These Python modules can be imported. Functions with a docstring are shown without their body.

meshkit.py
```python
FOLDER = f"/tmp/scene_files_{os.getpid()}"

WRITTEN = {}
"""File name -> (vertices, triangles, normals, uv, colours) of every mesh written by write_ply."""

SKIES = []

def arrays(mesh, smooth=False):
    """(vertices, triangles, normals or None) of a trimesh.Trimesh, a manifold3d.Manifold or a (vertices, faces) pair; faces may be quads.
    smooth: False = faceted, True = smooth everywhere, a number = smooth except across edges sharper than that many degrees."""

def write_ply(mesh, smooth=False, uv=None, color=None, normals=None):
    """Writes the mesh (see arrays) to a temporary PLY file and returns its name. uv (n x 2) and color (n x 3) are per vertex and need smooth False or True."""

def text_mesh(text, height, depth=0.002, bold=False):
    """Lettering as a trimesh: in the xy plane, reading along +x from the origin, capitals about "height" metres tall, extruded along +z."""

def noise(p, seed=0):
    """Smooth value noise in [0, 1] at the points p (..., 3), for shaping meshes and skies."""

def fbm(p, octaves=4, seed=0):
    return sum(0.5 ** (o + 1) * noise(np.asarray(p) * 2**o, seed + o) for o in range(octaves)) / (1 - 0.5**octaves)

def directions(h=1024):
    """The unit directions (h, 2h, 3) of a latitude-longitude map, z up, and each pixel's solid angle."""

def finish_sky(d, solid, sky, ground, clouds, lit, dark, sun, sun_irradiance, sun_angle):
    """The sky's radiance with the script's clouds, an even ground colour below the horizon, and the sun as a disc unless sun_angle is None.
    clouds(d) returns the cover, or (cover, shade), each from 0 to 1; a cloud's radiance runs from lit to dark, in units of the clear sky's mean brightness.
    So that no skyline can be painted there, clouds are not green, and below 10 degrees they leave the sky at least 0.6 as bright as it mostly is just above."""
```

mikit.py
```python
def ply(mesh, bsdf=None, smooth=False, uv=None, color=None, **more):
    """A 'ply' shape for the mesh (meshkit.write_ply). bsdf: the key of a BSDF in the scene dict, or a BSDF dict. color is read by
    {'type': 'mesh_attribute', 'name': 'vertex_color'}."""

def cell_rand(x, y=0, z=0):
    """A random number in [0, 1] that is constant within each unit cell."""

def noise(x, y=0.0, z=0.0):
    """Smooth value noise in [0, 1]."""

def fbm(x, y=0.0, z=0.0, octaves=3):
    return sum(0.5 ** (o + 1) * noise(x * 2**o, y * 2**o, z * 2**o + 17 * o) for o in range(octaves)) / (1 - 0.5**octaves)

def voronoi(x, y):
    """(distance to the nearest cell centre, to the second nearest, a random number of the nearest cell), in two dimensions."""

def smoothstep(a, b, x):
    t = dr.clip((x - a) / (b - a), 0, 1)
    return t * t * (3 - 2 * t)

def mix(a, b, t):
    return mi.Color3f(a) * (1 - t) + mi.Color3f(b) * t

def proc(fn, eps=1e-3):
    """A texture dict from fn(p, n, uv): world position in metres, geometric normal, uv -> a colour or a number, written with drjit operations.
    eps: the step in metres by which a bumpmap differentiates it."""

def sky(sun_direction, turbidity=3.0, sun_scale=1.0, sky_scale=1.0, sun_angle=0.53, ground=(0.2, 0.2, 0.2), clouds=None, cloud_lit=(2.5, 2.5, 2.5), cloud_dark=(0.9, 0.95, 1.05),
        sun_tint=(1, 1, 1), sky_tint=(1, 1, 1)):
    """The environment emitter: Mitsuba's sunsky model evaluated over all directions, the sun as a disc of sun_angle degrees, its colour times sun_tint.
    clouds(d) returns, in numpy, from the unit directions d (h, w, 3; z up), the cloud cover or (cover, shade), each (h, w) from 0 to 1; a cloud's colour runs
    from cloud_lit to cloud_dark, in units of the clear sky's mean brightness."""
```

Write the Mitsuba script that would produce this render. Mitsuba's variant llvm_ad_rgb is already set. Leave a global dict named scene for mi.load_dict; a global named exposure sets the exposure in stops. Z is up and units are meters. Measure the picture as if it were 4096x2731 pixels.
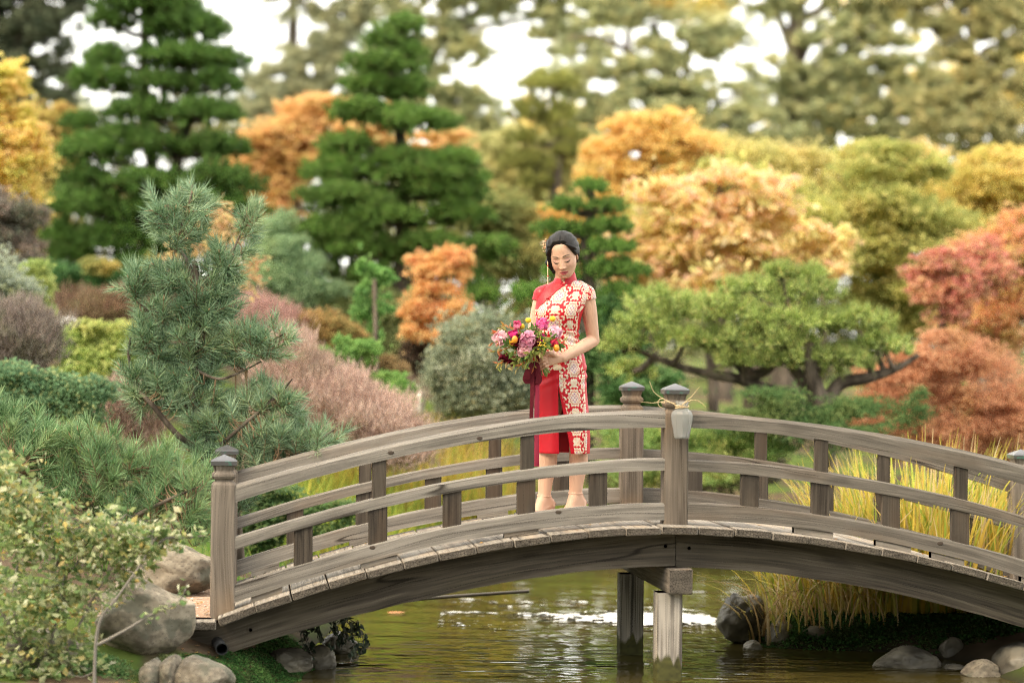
import math
import numpy as np
import trimesh
import shapely
import manifold3d as m3
import drjit as dr
import mitsuba as mi
import mikit
import meshkit
from mikit import proc, noise, fbm, voronoi, cell_rand, smoothstep, mix

T = mi.ScalarTransform4f
scene, labels = {}, {}
# ---- camera, sky, exposure -------------------------------------------------------------------
exposure = 3.55
scene['camera'] = {'type': 'thinlens', 'fov': 24.138, 'fov_axis': 'x', 'near_clip': 0.1, 'far_clip': 600.0,
                   'aperture_radius': 0.036, 'focus_distance': 13.15,
                   'to_world': T().look_at(origin=[0, -12.5, 1.64], target=[0, 0.4994, 1.7629], up=[-0.0096, 0, 0.99995])}
scene['sky'] = mikit.sky((-0.55, -0.45, 0.74), turbidity=3.0, sun_scale=0.25, sun_angle=26, clouds=lambda d: 1.0,
                         cloud_lit=(2.5, 2.45, 2.28), ground=(0.12, 0.12, 0.09), sun_tint=(1.0, 0.95, 0.86))


# ---- helpers -----------------------------------------------------------------------------------
def num(key, table):
    if key not in table:
        return key
    k = 1
    while f'{key}_{k:03d}' in table:
        k += 1
    return f'{key}_{k:03d}'


USED = set()


def thing(name, label, cat=None, group=None, kind=None):
    key = num(name, USED)
    USED.add(key)
    e = {'label': label}
    if cat:
        e['category'] = cat
    if group:
        e['group'] = group
    if kind:
        e['kind'] = kind
    labels[key] = e
    return key


def put(key, mesh, bsdf, smooth=False, uv=None, color=None, **more):
    scene[key] = mikit.ply(mesh, bsdf, smooth, uv, color, **more)
    return key


def part(parent, name, mesh, bsdf, smooth=False, uv=None, color=None, label=None, kind=None):
    key = num(parent + '__' + name, scene)
    put(key, mesh, bsdf, smooth, uv, color)
    e = {}
    if label:
        e['label'] = label
    if kind:
        e['kind'] = kind
    if e:
        labels[key] = e
    return key


def rng_(s):
    return np.random.default_rng(s)


def unit(v):
    v = np.asarray(v, float)
    return v / np.maximum(np.linalg.norm(v, axis=-1, keepdims=True), 1e-12)


def smooth_line(pts, n):
    """Catmull-Rom through the points, n samples."""
    p = np.asarray(pts, float)
    if len(p) < 3:
        return p[0] + np.linspace(0, 1, n)[:, None] * (p[-1] - p[0])
    q = np.vstack([2 * p[0] - p[1], p, 2 * p[-1] - p[-2]])
    t = np.linspace(0, len(p) - 1 - 1e-9, n)
    i = t.astype(int)
    f = (t - i)[:, None]
    a, b, c, d = q[i], q[i + 1], q[i + 2], q[i + 3]
    return 0.5 * (2 * b + (c - a) * f + (2 * a - 5 * b + 4 * c - d) * f ** 2 + (3 * b - a - 3 * c + d) * f ** 3)


def tube(pts, radii, sides=8, n=None, lump=0.0, seed=0, cap=True):
    """A tapering tube along a smooth line through the points."""
    p = smooth_line(pts, n or max(2, 5 * len(pts)))
    k = len(p)
    r = np.interp(np.linspace(0, 1, k), np.linspace(0, 1, len(np.atleast_1d(radii))), np.atleast_1d(radii))
    t = unit(np.gradient(p, axis=0))
    a = np.zeros_like(t)
    ref = np.array([1.0, 0, 0]) if abs(t[0, 0]) < 0.8 else np.array([0, 1.0, 0])
    for i in range(k):
        ref = unit(ref - (ref @ t[i]) * t[i])
        a[i] = ref
    b = np.cross(t, a)
    ang = np.arange(sides) * 2 * np.pi / sides
    ring = p[:, None] + r[:, None, None] * (np.cos(ang)[None, :, None] * a[:, None] + np.sin(ang)[None, :, None] * b[:, None])
    if lump:
        w = meshkit.noise(ring / (4 * r.mean()) + seed * 7.3, seed) - 0.5
        ring = ring + (w * lump * r[:, None])[..., None] * unit(ring - p[:, None])
    v = ring.reshape(-1, 3)
    i, j = np.meshgrid(np.arange(k - 1), np.arange(sides), indexing='ij')
    i, j = i.ravel(), j.ravel()
    j2 = (j + 1) % sides
    q = np.stack([i * sides + j, i * sides + j2, (i + 1) * sides + j2, (i + 1) * sides + j], 1)
    f = np.vstack([q[:, [0, 1, 2]], q[:, [0, 2, 3]]])
    if cap:
        v = np.vstack([v, p[0], p[-1]])
        jj = np.arange(sides)
        jn = (jj + 1) % sides
        e = (k - 1) * sides
        f = np.vstack([f, np.stack([np.full(sides, k * sides), jn, jj], 1), np.stack([np.full(sides, k * sides + 1), e + jj, e + jn], 1)])
    return v, f


def join(meshes):
    vs, fs, o = [], [], 0
    for m in meshes:
        v, f = (m.vertices, m.faces) if hasattr(m, 'vertices') else m
        vs.append(np.asarray(v, float))
        fs.append(np.asarray(f, int) + o)
        o += len(v)
    return np.vstack(vs), np.vstack(fs)


def diamonds(P, A, B, L, W, fold=0.0, blunt=False):
    """Leaves: one small kite each, centre P, along A, across B."""
    L, W = np.broadcast_to(L, len(P))[:, None], np.broadcast_to(W, len(P))[:, None]
    N = unit(np.cross(A, B))
    mid = P - A * L * 0.08
    v = np.stack([P - A * L / 2, mid + B * W / 2 + N * W * fold, P + A * L / 2, mid - B * W / 2 + N * W * fold], 1).reshape(-1, 3)
    o = np.arange(len(P))[:, None] * 4
    f = np.vstack([o + [0, 1, 2], o + [0, 2, 3]])
    return v, f


def needles(P, D, L, W, rng):
    """One thin triangle per needle from P along D."""
    s = unit(np.cross(D, rng.normal(size=D.shape)))
    L, W = np.broadcast_to(L, len(P))[:, None], np.broadcast_to(W, len(P))[:, None]
    v = np.stack([P - s * W / 2, P + s * W / 2, P + D * L], 1).reshape(-1, 3)
    return v, np.arange(len(P) * 3).reshape(-1, 3)


def lin(c):
    """sRGB 0-255 to linear."""
    c = np.asarray(c, float) / 255
    return np.where(c < 0.04045, c / 12.92, ((c + 0.055) / 1.055) ** 2.4)


def palette(n, cols, rng, jitter=0.22, weights=None, per=4):
    cols = np.asarray(cols, float)
    k = rng.choice(len(cols), n, p=None if weights is None else np.asarray(weights, float) / np.sum(weights))
    j = rng.integers(0, len(cols), n)
    t = rng.random(n)[:, None] * 0.35
    c = (cols[k] * (1 - t) + cols[j] * t) * (1 + jitter * (rng.random(n)[:, None] * 2 - 1))
    return np.repeat(np.clip(c, 0.003, 0.9), per, 0)


# ---- materials -----------------------------------------------------------------------------------
VC = {'type': 'mesh_attribute', 'name': 'vertex_color'}
scene['leaf'] = {'type': 'principledthin', 'base_color': VC, 'roughness': 0.55, 'diff_trans': 1.0, 'eta': 1.4}
scene['needle'] = {'type': 'twosided', 'bsdf': {'type': 'principled', 'base_color': VC, 'roughness': 0.55, 'specular': 0.3}}
scene['matte'] = {'type': 'twosided', 'bsdf': {'type': 'principled', 'base_color': VC, 'roughness': 0.75, 'specular': 0.25}}


def bark_fn(p, n, uv):
    g = fbm(p.x * 14, p.y * 14, p.z * 3.5, 3)
    return mix((0.035, 0.028, 0.022), (0.19, 0.155, 0.125), smoothstep(0.25, 0.75, g))


scene['bark'] = {'type': 'twosided', 'bsdf': {'type': 'principled', 'base_color': proc(bark_fn), 'roughness': 0.9, 'specular': 0.15}}


def rock_fn(p, n, uv):
    a = fbm(p.x * 5, p.y * 5, p.z * 5, 4)
    s = fbm(p.x * 45 + 9, p.y * 45, p.z * 45, 2)
    lich = smoothstep(0.56, 0.68, fbm(p.x * 9 + 40, p.y * 9, p.z * 9, 3))
    c = mix((0.115, 0.098, 0.076), (0.37, 0.325, 0.255), smoothstep(0.25, 0.75, a * 0.7 + s * 0.3))
    c = mix(c, (0.10, 0.105, 0.08), lich * 0.7)
    speck = smoothstep(0.70, 0.78, noise(p.x * 90, p.y * 90, p.z * 90))
    return mix(c, (0.05, 0.045, 0.04), speck * 0.3)


def rock_h(p, n, uv):
    return fbm(p.x * 22, p.y * 22, p.z * 22, 4) * 0.012


scene['stone_mat'] = {'type': 'bumpmap', 'arbitrary': proc(rock_h), 'scale': 1.0,
                 'bsdf': {'type': 'principled', 'base_color': proc(rock_fn), 'roughness': 0.85, 'specular': 0.2}}


def wet_fn(p, n, uv):
    a = fbm(p.x * 7, p.y * 7, p.z * 7, 4)
    return mix((0.055, 0.05, 0.04), (0.26, 0.235, 0.185), smoothstep(0.25, 0.8, a))


scene['wet_rock'] = {'type': 'bumpmap', 'arbitrary': proc(rock_h), 'scale': 1.0,
                     'bsdf': {'type': 'principled', 'base_color': proc(wet_fn), 'roughness': 0.42, 'specular': 0.4}}


def wood_factory(dark, light, warm, seed, freq=1.0):
    def col(p, n, uv):
        u, v = uv.x, uv.y
        wob = noise(u * 1.3 + seed, v * 5.0) * 0.05
        g = fbm(u * 1.6 + seed, (v + wob) * 75 * freq, 0.0, 3)
        fine = noise(u * 7.0 + seed, (v + wob) * 330 * freq)
        blot = fbm(u * 2.1 + 31 + seed, v * 7.0, 0.0, 4)
        c = mix(dark, light, dr.clip((g * 0.42 + fine * 0.26 + 0.32 * blot - 0.5) * 1.75 + 0.52, 0, 1))
        c = mix(c, warm, smoothstep(0.52, 0.75, fbm(u * 2.3 + 7, v * 9 + seed, 0.0, 3)) * 0.4)
        c = mix(c, mi.Color3f(dark) * 0.7, smoothstep(0.60, 0.82, blot) * 0.5)
        crack = smoothstep(0.03, 0.0, dr.abs(noise(u * 0.7 + seed * 3, (v + wob) * 26) - 0.5)) * smoothstep(0.48, 0.56, noise(u * 1.9 + 5, v * 3 + seed))
        c = mix(c, (0.02, 0.016, 0.013), crack * 0.9)
        d1, d2, _ = voronoi(u * 70, v * 70)
        endc = mix((0.022, 0.019, 0.016), (0.15, 0.13, 0.108), smoothstep(0.02, 0.22, d2 - d1) * (0.35 + 0.65 * fbm(u * 24, v * 60, 0.0, 2)))
        return dr.select(u > 400, endc, c)
    return col


def wood_bump(p, n, uv):
    u, v = uv.x, uv.y
    return dr.select(u > 400, fbm(u * 45, v * 45, 0.0, 3) * 0.006, (noise(u * 3.0, v * 190) * 0.35 + fbm(u * 1.2, v * 50, 0.0, 2)) * 0.0028)


def wood(key, *a):
    scene[key] = {'type': 'bumpmap', 'arbitrary': proc(wood_bump), 'scale': 1.0,
                  'bsdf': {'type': 'principled', 'base_color': proc(wood_factory(*a)), 'roughness': 0.8, 'specular': 0.2}}


wood('wood_rail', (0.066, 0.060, 0.053), (0.315, 0.292, 0.262), (0.220, 0.175, 0.135), 0.0)
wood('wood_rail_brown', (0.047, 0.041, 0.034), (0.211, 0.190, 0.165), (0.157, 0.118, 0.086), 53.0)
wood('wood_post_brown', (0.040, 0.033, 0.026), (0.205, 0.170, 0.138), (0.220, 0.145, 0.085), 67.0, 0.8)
wood('wood_post', (0.060, 0.050, 0.041), (0.260, 0.223, 0.188), (0.264, 0.177, 0.103), 11.0, 0.8)
wood('wood_dark', (0.019, 0.015, 0.013), (0.106, 0.089, 0.071), (0.095, 0.062, 0.040), 23.0)
wood('wood_deck', (0.086, 0.076, 0.065), (0.310, 0.280, 0.241), (0.284, 0.215, 0.150), 37.0)
wood('wood_beam', (0.018, 0.014, 0.012), (0.149, 0.127, 0.100), (0.089, 0.077, 0.053), 41.0, 0.7)


def copper_fn(p, n, uv):
    g = smoothstep(0.54, 0.66, fbm(p.x * 60, p.y * 60, p.z * 60, 3)) * smoothstep(0.6, 0.95, uv.y) * 0.8
    return mix((0.135, 0.135, 0.145), (0.10, 0.24, 0.20), g)


scene['cap_metal'] = {'type': 'principled', 'base_color': proc(copper_fn), 'roughness': 0.28, 'metallic': 0.45, 'specular': 0.5}

# ---- ground, water ---------------------------------------------------------------------------------
POND = shapely.Polygon([(-1.75,-9.5),(-1.55,-4.0),(-1.32,-1.5),(-1.17,-.1),(-1.12,1.5),(-1.0,4.0),(-.75,5.6),(.2,6.9),(1.6,7.3),(2.7,7.6),(3.1,9.5),(3.6,11.6),(5.5,12.9),(9.0,13.2),(12.0,12.5),(12.0,6.0),(9.0,3.0),(6.5,2.6),(4.2,2.9),(2.6,2.7),(1.62,2.35),(1.38,1.75),(1.62,1.45),(2.2,1.35),(2.55,.9),(2.62,.2),(2.9,-.8),(4.0,-2.5),(5.0,-6.0),(4.0,-9.5)])
POND_EDGE = POND.exterior


def ground_h(x, y):
    p = shapely.points(x, y)
    d = shapely.distance(POND_EDGE, p)
    s = np.where(shapely.contains(POND, p), -d, d)
    left = 1 / (1 + np.exp((x + 0.02 * y - 0.6) / 0.7))
    slope = 0.075 + 0.135 * left
    rise = 0.16 * (1 - np.exp(-np.maximum(s, 0) / 0.22)) + slope * np.maximum(s, 0)
    lim = 1.1 + 2.9 * left
    land = lim * (1 - np.exp(-rise / lim))
    fore = 1 / (1 + np.exp((y + 7.5) / 0.8))
    land = land * (1 - 0.5 * fore)
    land = land * (1 - 0.55 * left / (1 + np.exp((y + 0.75) / 0.12)))
    far = np.maximum(y - 25, 0)
    land = land + 0.012 * far
    h = np.where(s > 0, land, -np.minimum(0.55, 0.9 * -s))
    b = np.stack([x * 0.9, y * 0.9, 0 * x], -1)
    return h + (meshkit.fbm(b * 2.2, 3, 3) - 0.5) * 0.10 * np.clip(s / 0.5, 0, 1) + (meshkit.fbm(b * 0.35, 2, 9) - 0.5) * 0.35 * np.clip((s - 0.5) / 3, 0, 1)


def spaced(a, b, n, c, k):
    t = np.linspace(np.arcsinh((a - c) / k), np.arcsinh((b - c) / k), n)
    return c + k * np.sinh(t)


gx, gy = np.meshgrid(spaced(-160, 160, 300, 0, 3.0), spaced(-60, 260, 330, 3, 5.0))
gz = ground_h(gx.ravel(), gy.ravel())
gv = np.stack([gx.ravel(), gy.ravel(), gz], 1)
ny, nx = gx.shape
gi, gj = np.meshgrid(np.arange(ny - 1), np.arange(nx - 1), indexing='ij')
q0 = (gi * nx + gj).ravel()
gf = np.stack([q0, q0 + 1, q0 + nx + 1, q0 + nx], 1)


def ground_fn(p, n, uv):
    a = fbm(p.x * 1.1, p.y * 1.1, 0.0, 4)
    b = fbm(p.x * 7, p.y * 7, 3.0, 3)
    grass = mix((0.025, 0.055, 0.012), (0.085, 0.12, 0.028), smoothstep(0.3, 0.7, a * 0.6 + b * 0.4))
    soil = mix((0.04, 0.03, 0.02), (0.14, 0.10, 0.068), b)
    c = mix(soil, grass, smoothstep(0.40, 0.55, a + 0.3 * (b - 0.5)))
    return mix((0.03, 0.027, 0.018), c, smoothstep(-0.02, 0.12, p.z))


scene['ground_mat'] = {'type': 'twosided', 'bsdf': {'type': 'principled', 'base_color': proc(ground_fn), 'roughness': 0.95, 'specular': 0.1}}
labels['ground'] = {'label': 'grassy earth banks and hillside round the pond', 'kind': 'structure'}
put('ground', (gv, gf), 'ground_mat', True)


def ripple(p, n, uv):
    w = noise(p.x * 2.2 + 3, p.y * 5.0) * 0.014 + noise(p.x * 5.5, p.y * 15 + 9) * 0.0055 + noise(p.x * 13 + 50, p.y * 32) * 0.0018
    chop = noise(p.x * 0.8, p.y * 0.8, 5.0)
    return w * (0.45 + 0.75 * chop)


scene['water_mat'] = {'type': 'bumpmap', 'arbitrary': proc(ripple, 4e-3), 'scale': 1.0,
                      'bsdf': {'type': 'principled', 'base_color': {'type': 'rgb', 'value': [0.042, 0.034, 0.009]}, 'roughness': 0.03, 'eta': 1.333}}
labels['water'] = {'label': 'rippled brown green pond water under the bridge', 'kind': 'structure'}
wv = np.array([[-9, -11, 0], [14, -11, 0], [14, 15, 0], [-9, 15, 0.0]])
put('water', (wv, np.array([[0, 1, 2], [0, 2, 3]])), 'water_mat')

# ---- trees and shrubs -----------------------------------------------------------------------------
def gz_at(x, y):
    return float(ground_h(np.array([float(x)]), np.array([float(y)]))[0])


def rand_dir(n, rng):
    return unit(rng.normal(size=(n, 3)))


def crown_points(ells, n, rng, scale, yd, thr=0.45, core=0.0, soft=0.12, grain=(1, 1, 2.2)):
    """Leaf positions: uneven ellipsoids with holes left by noise of the given scale."""
    E = np.array(ells, float)
    wgt = E[:, 3] * np.sqrt(E[:, 3] * yd * E[:, 4])
    P, D = [], []
    got, tries = 0, 0
    off = rng.random(3) * 50
    while got < n and tries < 60:
        tries += 1
        m = int(n * 1.2) + 200
        k = rng.choice(len(E), m, p=wgt / wgt.sum())
        d = rand_dir(m, rng)
        edge = 0.35 + 1.3 * meshkit.fbm(d * 2.3 + off + k[:, None] * 3.1, 3, 4)
        r = (core + (1 - core) * rng.random(m)) ** 0.42 * edge * (1 + np.abs(rng.normal(0, soft, m)))
        p = E[k, :3] + d * r[:, None] * np.stack([E[k, 3], E[k, 3] * yd, E[k, 4]], 1)
        h = meshkit.fbm(p / scale * np.array(grain) + off, 3, 2)
        ok = rng.random(m) < np.clip((h - thr + 0.12) / 0.16, 0, 1)
        P.append(p[ok])
        D.append(d[ok])
        got += ok.sum()
    return np.vstack(P)[:n], np.vstack(D)[:n]


def leaf_cloud(P, d, L, W, rng, droop=0.25, up=0.5):
    n = len(P)
    A = unit(rng.normal(size=(n, 3)) * [1, 1, 0.6] + d * 0.5 - [0, 0, droop])
    N = unit(rng.normal(size=(n, 3)) * 0.8 + [0, 0, up])
    B = unit(np.cross(A, N))
    s = rng.uniform(0.65, 1.3, n)
    return diamonds(P, A, B, L * s, W * s, 0.15)


SOFT = 0.18


def tones(P, pal, rng, scale, weights=None, jitter=0.25, var=0.45, per=4):
    """Leaf colours: mixed singly and by bunch."""
    n = len(P)
    pal = np.asarray(pal, float)
    pal = pal * (1 - SOFT) + SOFT * (pal.max(1, keepdims=True) * 0.95)
    c = palette(n, pal, rng, jitter, weights, per=1)
    h = np.clip((meshkit.fbm(P / scale + 17.3, 2, 6) - 0.25) / 0.5, 0, 0.999)
    order = np.argsort(pal.sum(1))
    cw = np.cumsum(np.ones(len(pal)) if weights is None else np.asarray(weights, float)[order])
    b = pal[order][np.searchsorted(cw / cw[-1], h)]
    return np.repeat(np.clip(c * (1 - var) + b * var, 0.003, 0.9), per, 0)


def limbs(trunk_pts, C, rng, k, r0, r1):
    out = []
    tp = smooth_line(trunk_pts, 24)
    for c in C[rng.choice(len(C), min(k, len(C)), replace=False)]:
        i = np.argmin(np.linalg.norm(tp - c, axis=1) + np.maximum(tp[:, 2] - c[2], 0) * 1.5)
        i = max(3, i - rng.integers(0, 5))
        a = tp[min(i, 23)]
        mid = (a + c) / 2 + rng.normal(size=3) * 0.07 * np.linalg.norm(c - a) + [0, 0, 0.06]
        out.append(tube([a, mid, c], [r0, (r0 + r1) / 2, r1], 5, 8))
    return out


def broadleaf(name, label, cat, ells, trunk, n, L, W, pal, seed, subr=0.2, dens=1.0, yd=0.75, group=None, weights=None, r0=0.07, nl=10, jitter=0.25, bsdf='leaf', limb_r=None, thr=0.47, droop=0.25, up=0.35, core=0.0, gain=1.45, var=0.45, grow=1.12, lift=0.0, split=6, soft=0.2, grain=(1, 1, 2.2)):
    rng = rng_(seed)
    ells = [(e[0], e[1], e[2] + lift, e[3] * grow, e[4] * grow) for e in ells]
    subs = []
    for e in ells:
        subs.append((e[0], e[1], e[2], e[3] * 0.78, e[4] * 0.78))
        for q in range(split):
            a_, b_ = rng.uniform(0, 6.28), rng.uniform(-0.5, 1.3)
            g_ = rng.uniform(0.28, 0.5)
            subs.append((e[0] + 0.8 * e[3] * np.cos(a_) * np.cos(b_), e[1] + 0.7 * yd * e[3] * np.sin(a_) * np.cos(b_), e[2] + 0.8 * e[4] * np.sin(b_), e[3] * g_ * 1.15, e[4] * g_ * 0.8))
    ells = subs
    t = thing(name, label, cat, group)
    P, d = crown_points(ells, n, rng, subr * 2.2, yd, thr, core, soft, grain)
    v, f = leaf_cloud(P, d, L, W, rng, droop, up)
    col = np.clip(tones(P, pal, rng, subr * 2.5, weights, jitter, var) * gain, 0, 0.88)
    if not trunk:
        put(t, (v, f), bsdf, False, color=col)
        return t
    part(t, 'crown', (v, f), bsdf, False, color=col)
    x, y, z = trunk[0]
    pts = [(x, y, min(gz_at(x, y) - 0.1, z))] + list(trunk)
    ms = [tube(pts, [r0, r0 * 0.75, r0 * 0.4], 9, 20, 0.35, seed)]
    if nl:
        ms += limbs(pts, P, rng, nl, limb_r or r0 * 0.38, r0 * 0.1)
    part(t, 'trunk', join(ms), 'bark', True)
    return t


def pad_needles(pad, rng, size=0.11, wid=0.011, dens=1.0, yd=0.9, tuft=30):
    X, Y, Z, rx, rz = pad
    rx, rz = rx * 1.04, rz * 1.0
    ry = rx * yd
    k = max(14, int(dens * 150 * (rx * ry + 0.9 * rx * rz) / 0.25 * (0.11 / size) ** 1.5))
    d = rand_dir(k, rng)
    d[:, 2] = np.where(rng.random(k) < 0.8, np.abs(d[:, 2]), d[:, 2])
    sd = seed_of(pad)
    lump = meshkit.fbm(d * [3.2, 3.2, 2.0] + sd, 2, 5)
    r = (0.35 + 1.2 * lump) * np.where(rng.random(k) < 0.72, rng.uniform(0.85, 1.0, k), rng.random(k) ** 0.5)
    z0 = -0.35 * rz
    c = d * r[:, None] * [rx, ry, rz * 1.3] + [X, Y, Z + z0]
    c[:, 2] += np.where(d[:, 2] < 0, 0.5 * rz * (-d[:, 2]), 0)
    out = unit(d / [rx, ry, rz * 1.6] * rz + [0, 0, 0.35])
    P = np.repeat(c, tuft, 0)
    D = unit(np.repeat(out, tuft, 0) + rng.normal(size=(k * tuft, 3)) * 0.65)
    return needles(P - D * size * 0.3, D, size * rng.uniform(0.7, 1.25, k * tuft), wid, rng), k * tuft


def seed_of(pad):
    return float((abs(pad[0]) * 7.1 + abs(pad[2]) * 13.7) % 50)


def layered(name, label, pads, trunks, pal, seed, size=0.11, wid=0.011, dens=1.0, extra=1, group=None, r0=0.08, cat='tree', tuft=26, yd=0.9, weights=None, boughs=(), grow=1.0, flat=1.0):
    """A pine pruned into pads; every pad is a part, with a branch that carries it."""
    rng = rng_(seed)
    t = thing(name, label, cat, group)
    lines = []
    for tr in trunks:
        x, y, z = tr[0]
        lines.append(smooth_line([(x, y, min(gz_at(x, y) - 0.1, z))] + list(tr), 40))
    ms = [tube(l, [r0, r0 * 0.8, r0 * 0.35], 9, 40, 0.3, seed) for l in lines]
    for b in boughs:
        lines.append(smooth_line(b, 30))
        ms.append(tube(lines[-1], [r0 * 0.8, r0 * 0.55, r0 * 0.2], 8, 30, 0.5, seed))
    pads = [(p[0], p[1], p[2], p[3] * grow, p[4] * flat * (1 + (grow - 1) * 1.6)) for p in pads]
    allp = list(pads)
    for p in pads:
        for e in range(extra):
            q = list(p)
            s = 1 if e % 2 == 0 else -1
            q[1] += s * rng.uniform(0.35, 0.8) * p[3] * (1 + e // 2)
            q[0] += rng.uniform(-0.25, 0.25) * p[3]
            q[2] += rng.uniform(-0.15, 0.25) * p[4]
            q[3] *= rng.uniform(0.7, 0.9)
            q[4] *= rng.uniform(0.75, 0.95)
            allp.append(tuple(q))
    for p in allp:
        (v, f), m = pad_needles(p, rng, size, wid, dens, yd, tuft)
        shade = rng.uniform(0.85, 1.15)
        col = palette(m, pal, rng, 0.3, weights, per=3) * shade
        part(t, 'foliage_pad', (v, f), 'needle', False, color=np.clip(col, 0, 0.9))
        c = np.array(p[:3]) - [0, 0, p[4] * 0.35]
        pts = np.vstack(lines)
        a = pts[np.argmin(np.linalg.norm(pts - c, axis=1) + np.maximum(pts[:, 2] - c[2], 0))]
        ms.append(tube([a, (a + c) / 2 + [0, 0, -0.03], c], [r0 * 0.4, r0 * 0.25, r0 * 0.1], 5, 7))
    part(t, 'trunk', join(ms), 'bark', True)
    return t


DG = [(0.055, 0.13, 0.026), (0.085, 0.19, 0.036), (0.125, 0.25, 0.046), (0.175, 0.31, 0.06), (0.17, 0.15, 0.06)]
DGW = [3, 4, 3, 1.5, 0.4]
layered('layered_pine', 'tall dark green layered pine on the left, taller than the picture',
        [(-4.099,14.5,5.87,.54,.135),(-4.121,14.5,5.646,.54,.123),(-4.539,14.5,5.465,.228,.093),(-3.701,14.5,5.429,.442,.167),(-4.584,14.5,5.066,.258,.123),(-3.992,14.5,5.108,.245,.135),(-3.532,14.5,5.041,.484,.123),(-4.657,14.5,4.797,.324,.135),(-4.026,14.5,4.776,.38,.123),(-3.394,14.5,4.767,.299,.113),(-4.861,14.5,4.33,.189,.103),(-4.177,14.5,4.455,.339,.147),(-3.457,14.5,4.452,.38,.123),(-4.424,14.5,4.182,.245,.123),(-4.771,14.5,4.016,.373,.172),(-4.03,14.5,4.068,.344,.137),(-3.342,14.5,4.052,.344,.13),(-4.832,14.5,3.689,.275,.135),(-4.173,14.5,3.639,.442,.142),(-3.348,14.5,3.654,.481,.16),(-4.813,14.5,3.379,.422,.16),(-4.071,14.5,3.325,.393,.147),(-3.311,14.5,3.406,.417,.147),(-5.042,14.5,3.004,.287,.204),(-4.436,14.5,3.002,.368,.196),(-3.711,14.5,2.997,.38,.16),(-4.237,14.5,2.746,.27,.11),(-4.95,14.5,2.825,.245,.123)],
        [[(-4.044,14.7,2.67),(-3.93,14.7,3.512),(-3.716,14.7,4.307),(-3.689,14.7,5.001),(-3.734,14.7,5.943)], [(-4.154,15.1,2.684),(-4.166,15.1,3.789),(-4.268,15.1,4.794),(-4.263,15.1,5.699),(-4.292,15.1,6.102)]], DG, 11, 0.12, 0.015, 1.0, 2, r0=0.085, weights=DGW, grow=1.12)
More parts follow.
